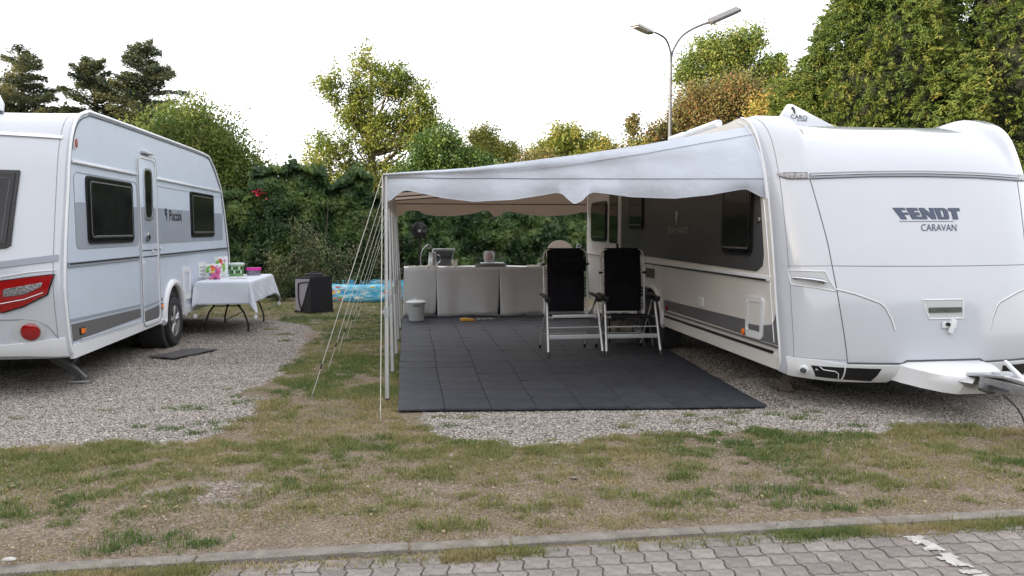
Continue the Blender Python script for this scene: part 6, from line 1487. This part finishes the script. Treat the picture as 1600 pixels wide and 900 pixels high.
MB().tube([(-3.25, 18.15, 2.1), (-3.25, 17.80, 2.36)], .006, 5).build('stem', M['bark_dark'], root)

# ------------------------------------------------------------------ gravel stones and grass blades
def stones(name, label, X, Y, size, m, dz=0.0):
    n = len(X); base = np.array([(1, 0, 0), (-.5, .87, 0), (-.5, -.87, 0), (.5, .4, .62), (-.6, .1, .58), (.1, -.6, .6), (0, 0, -.5)], float)
    V = np.tile(base, (n, 1, 1)) * (1 + RNG.uniform(-.3, .3, (n, 7, 1))); a = RNG.uniform(0, 6.28, n); c, s = np.cos(a), np.sin(a)
    V = V * np.stack([np.ones(n), RNG.uniform(.6, 1, n), RNG.uniform(.45, .85, n)], 1)[:, None]
    x = V[..., 0] * c[:, None] - V[..., 1] * s[:, None]; y = V[..., 0] * s[:, None] + V[..., 1] * c[:, None]; V = np.stack([x, y, V[..., 2]], -1) * size[:, None, None]
    V += np.stack([X, Y, gh(X, Y) + dz + size * .18], 1)[:, None]
    f = np.array([(3, 4, 5), (0, 3, 5), (0, 1, 3), (1, 4, 3), (1, 2, 4), (2, 5, 4), (2, 0, 5)]); F = (np.arange(n)[:, None, None] * 7 + f).reshape(-1, 3)
    o = link(name, np_mesh(name, V.reshape(-1, 3), F, {'tint': np.repeat(np.clip(RNG.normal(.5, .19, n), 0, 1), 7)}), m, None, smooth=False); return tag(o, label, kind='stuff')
ms = bpy.data.materials.new('gravel_stone'); ms.use_nodes = True; n_ = ms.node_tree.nodes; b_ = n_['Principled BSDF']; b_.inputs['Roughness'].default_value = .85
at = n_.new('ShaderNodeAttribute'); at.attribute_name = 'tint'; cr = n_.new('ShaderNodeValToRGB'); e = cr.color_ramp.elements; e[0].color = (.14, .122, .105, 1); e[1].color = (.70, .66, .61, 1); x_ = e.new(.5); x_.color = (.38, .35, .315, 1)
ms.node_tree.links.new(at.outputs['Fac'], cr.inputs[0]); ms.node_tree.links.new(cr.outputs[0], b_.inputs['Base Color'])
def scatter(x0, x1, y0, y1, d):
    n = int((x1 - x0) * (y1 - y0) * d); return RNG.uniform(x0, x1, n), RNG.uniform(y0, y1, n)
Xs_, Ys_ = [], []
for bx_, d in (((-7, -1.0, 5.3, 9.0), 3600), ((-7, -1.0, 9.0, 14.4), 900), ((-.1, 7, 5.0, 7.4), 4000), ((3.0, 5.0, 7.4, 10.5), 700), ((-7, 6, 3.7, 6.2), 45)):
    X, Y = scatter(*bx_, d); g, _ = region(X, Y)
    pr = np.where(g > .5, 1.0, 0.03) if d > 100 else np.where(g > .5, 0, sstep(.35, .7, fbm(X, Y, 1.3, 5, 3)))
    keep = (RNG.random(len(X)) < pr) & ~inpoly(X, Y, [(-.1, 6.5), (3.1, 6.2), (3.34, 9.6), (3.4, 13), (-.1, 13)]); Xs_.append(X[keep]); Ys_.append(Y[keep])
X = np.concatenate(Xs_); Y = np.concatenate(Ys_); stones('gravel', 'loose pale limestone gravel of the pitches', X, Y, RNG.uniform(.004, .0105, len(X)) * np.where(RNG.random(len(X)) < .03, 1.5, 1), ms)
X, Y = scatter(-2, 4.2, 2.5, 3.58, 60); stones('grit', 'fine grit lying in the joints of the pavers', X, Y, RNG.uniform(.002, .006, len(X)), ms, .010)

def grass(name, label, X, Y, per, L, tint, spread=.02, lie=.8):
    n = len(X); N = n * per; x = np.repeat(X, per) + RNG.normal(0, spread, N); y = np.repeat(Y, per) + RNG.normal(0, spread, N); z = gh(x, y) - .003
    ox, oy = x - np.repeat(X, per), y - np.repeat(Y, per)
    a = np.arctan2(oy, ox) + RNG.normal(0, .7, N); ln = np.repeat(L, per) * RNG.uniform(.5, 1.25, N); w = RNG.uniform(.0014, .0032, N); tl = np.abs(RNG.normal(0, lie, N)).clip(0, 1.45)
    dx, dy = np.cos(a), np.sin(a); sx, sy = -dy * w, dx * w
    p0 = np.stack([x, y, z], 1); S = np.stack([sx, sy, np.zeros(N)], 1)
    m1 = p0 + np.stack([dx * np.sin(tl * .6), dy * np.sin(tl * .6), np.cos(tl * .6)], 1) * (ln * .55)[:, None]; p2 = m1 + np.stack([dx * np.sin(tl * 1.25), dy * np.sin(tl * 1.25), np.cos(tl * 1.25)], 1) * (ln * .45)[:, None]
    V = np.stack([p0 - S, p0 + S, m1 + S * .8, m1 - S * .8, p2], 1).reshape(-1, 3); i = np.arange(N)[:, None] * 5
    F = np.concatenate([i + np.array([[0, 1, 2]]), i + np.array([[0, 2, 3]]), i + np.array([[3, 2, 4]])], 0)
    o = link(name, np_mesh(name, V, F, {'tint': np.repeat(np.clip(np.repeat(tint, per) + RNG.normal(0, .16, N), 0, 1), 5)}), G['grass'], None, smooth=False); return tag(o, label, kind='stuff')
def grow(boxes):
    XX, YY, DD = [], [], []
    for bx_, d in boxes:
        X, Y = scatter(*bx_, d); g, k = region(X, Y); keep = RNG.random(len(X)) < k ** 1.2; XX.append(X[keep]); YY.append(Y[keep]); DD.append(k[keep])
    return np.concatenate(XX), np.concatenate(YY), np.concatenate(DD)
matp = [(-.07, 6.5), (3.1, 6.2), (3.34, 9.6), (3.4, 13.3), (-.07, 13.3)]
X, Y, D_ = grow([((-6.5, 7, 3.72, 6.6), 1900), ((-2.0, .0, 6.6, 9.5), 1500), ((-2.2, .0, 9.5, 14), 700), ((-5, .4, 14, 17.5), 330)])
k_ = ~inpoly(X, Y, matp); X, Y, D_ = X[k_], Y[k_], D_[k_]
tn = .40 + .16 * sstep(6, 6.6, Y) + (fbm(X, Y, 1.2, 4, 3) - .5) * 1.5 + D_ * .22 + sstep(.5, 3.5, X) * .08 + (fbm(X, Y, 5, 1, 2) - .5) * .5
grass('grass', 'short patchy green and straw grass of the pitches', X, Y, 8, .016 + .020 * D_ * (.5 + fbm(X, Y, 3, 2, 2)), tn, .020, 1.05)
# thin dry grass over the bare soil
X, Y = scatter(-6.5, 7, 3.72, 6.2, 1300); g, k = region(X, Y); kp = (g < .5) & (RNG.random(len(X)) < (.10 + .75 * sstep(.38, .62, fbm(X, Y, 3.5, 2, 3)))) & ~inpoly(X, Y, matp); X, Y = X[kp], Y[kp]
grass('dry_grass', 'thin trodden straw-coloured grass on the bare soil', X, Y, 5, np.full(len(X), .024), .05 + .55 * fbm(X, Y, 5, 3, 2), .022, 1.35)
# verge strip between kerb and pavers
X = RNG.uniform(-5, 6.5, 16000); Y = RNG.normal(3.53, .035, 16000).clip(3.44, 3.60); dn = np.where(X < .1, fbm(X, X * 0, 1.9, 3, 3) + .08, fbm(X, X * 0, 1.4, 3, 3)); band = (X > -2.4) & (X < -.9) | (X > .15) & (X < 1.12) | (X > 1.85)
kp = RNG.random(len(X)) < np.where(band, .75, .12) * sstep(.3, .5, dn + .05); X, Y = X[kp], Y[kp]
grass('verge_grass', 'low green weeds growing along the kerb', X, Y, 9, np.full(len(X), .034), .42 + (fbm(X, Y, 3, 1, 2) - .5) * 1.2, .014, .9)
# separate tufts: on the gravel and a few stronger clumps in the foreground
tx = []
for px_, py_, s in [(-1.95, 6.86, 1.3), (-1.85, 6.78, 1.0), (-1.6, 7.25, .8), (-1.45, 7.05, .9), (-1.5, 6.95, .8), (-2.1, 6.25, .9), (-1.85, 6.15, 1.1), (-1.55, 6.3, 1.1), (-1.3, 6.35, 1.2), (-1.42, 6.1, 1.0), (-1.6, 6.0, .9), (-2.6, 6.9, .6), (-3.2, 6.7, .5), (-1.75, 7.6, .6), (-1.8, 11.6, 1.4), (-2.1, 12.2, 1.2), (-1.7, 10.9, 1.1),
                   (.25, 6.28, .8), (.5, 6.22, .9), (.35, 5.98, .7), (1.9, 6.0, .6), (2.3, 5.95, .8), (2.5, 5.8, .9), (2.75, 5.95, 1.0), (3.0, 5.85, .9), (3.2, 5.75, 1.0), (2.2, 5.75, .8), (1.7, 5.7, .7), (3.4, 5.9, .8),
                   (-1.05, 3.82, 1.5), (-.55, 4.28, 1.2), (-.2, 4.15, 1.3), (.15, 3.85, 1.4), (.55, 4.5, 1.2), (.9, 4.2, 1.2), (1.4, 4.05, 1.4), (1.75, 4.0, 1.2), (2.25, 4.1, 1.6), (2.0, 4.25, 1.3), (-1.5, 4.3, 1.2), (-1.9, 4.6, 1.3), (.1, 4.7, 1.2), (1.1, 3.8, 1.1), (2.6, 4.3, 1.5), (.45, 4.25, 1.0), (-.8, 4.6, 1.0), (-1.3, 4.9, 1.2), (1.25, 4.6, 1.2)]:
    for q in range(int(20 * s)): tx.append((px_ + random.gauss(0, .065 * s), py_ + random.gauss(0, .030 * s), s))
for k in range(330):
    px_, py_ = random.uniform(-3.6, 4.4), 3.76 + 2.0 * random.random() ** .9; s = random.uniform(.45, 1.35) * (1 if random.random() < .8 else 1.4)
    g_1, _ = region(np.array([px_]), np.array([py_]))
    if g_1[0] > .5 and random.random() < .7: continue
    if random.random() > .45 + .12 * px_ * (px_ > 0) + .3 * (py_ > 4.8): continue
    for q in range(int(19 * s)): tx.append((px_ + random.gauss(0, .05 * s), py_ + random.gauss(0, .03 * s), s))
tx = np.array(tx); grass('grass_tufts', 'stronger green tufts standing in the gravel and worn soil', tx[:, 0], tx[:, 1], 8, .018 + .016 * tx[:, 2], .72 + (fbm(tx[:, 0], tx[:, 1], 1.5, 2, 2) - .5) * .9, .016, .95)
# fallen leaves and scraps
lv = MB()
for k in range(90):
    x, y = random.uniform(-3.5, 4), random.uniform(3.72, 6.3); a = random.random() * 6.28; s = random.uniform(.008, .022); z = float(gh(np.array([x]), np.array([y]))[0]) + .014
    c, s_ = math.cos(a) * s, math.sin(a) * s; lv.add([(x - c, y - s_, z), (x - s_ * .5, y + c * .5, z + .006), (x + c, y + s_, z + .002), (x + s_ * .5, y - c * .5, z + .005)], [(0, 1, 2, 3)])
o = lv.build('leaf_litter', mat('dead_leaf', (.24, .17, .09), .8, col2=(.42, .34, .2), vscale=3), None, smooth=False, fixn=False); tag(o, 'scattered small dead leaves on the soil', kind='stuff')
for (x, y, s), lab in zip([(-1.83, 3.68, .034), (-.19, 4.14, .02), (1.02, 4.52, .03)], ['flat white stone lying on the kerb at the left edge', 'whitish stone in front of the kerb left of the middle', 'small pale stone in the worn grass right of the middle']):
    crumple((x, y, .035 if y < 3.75 else .012), (s, s * .45, s * .3), M['kerb'] if y > 3.8 else M['paint'], 'stone', lab, 'stone', x, 2)
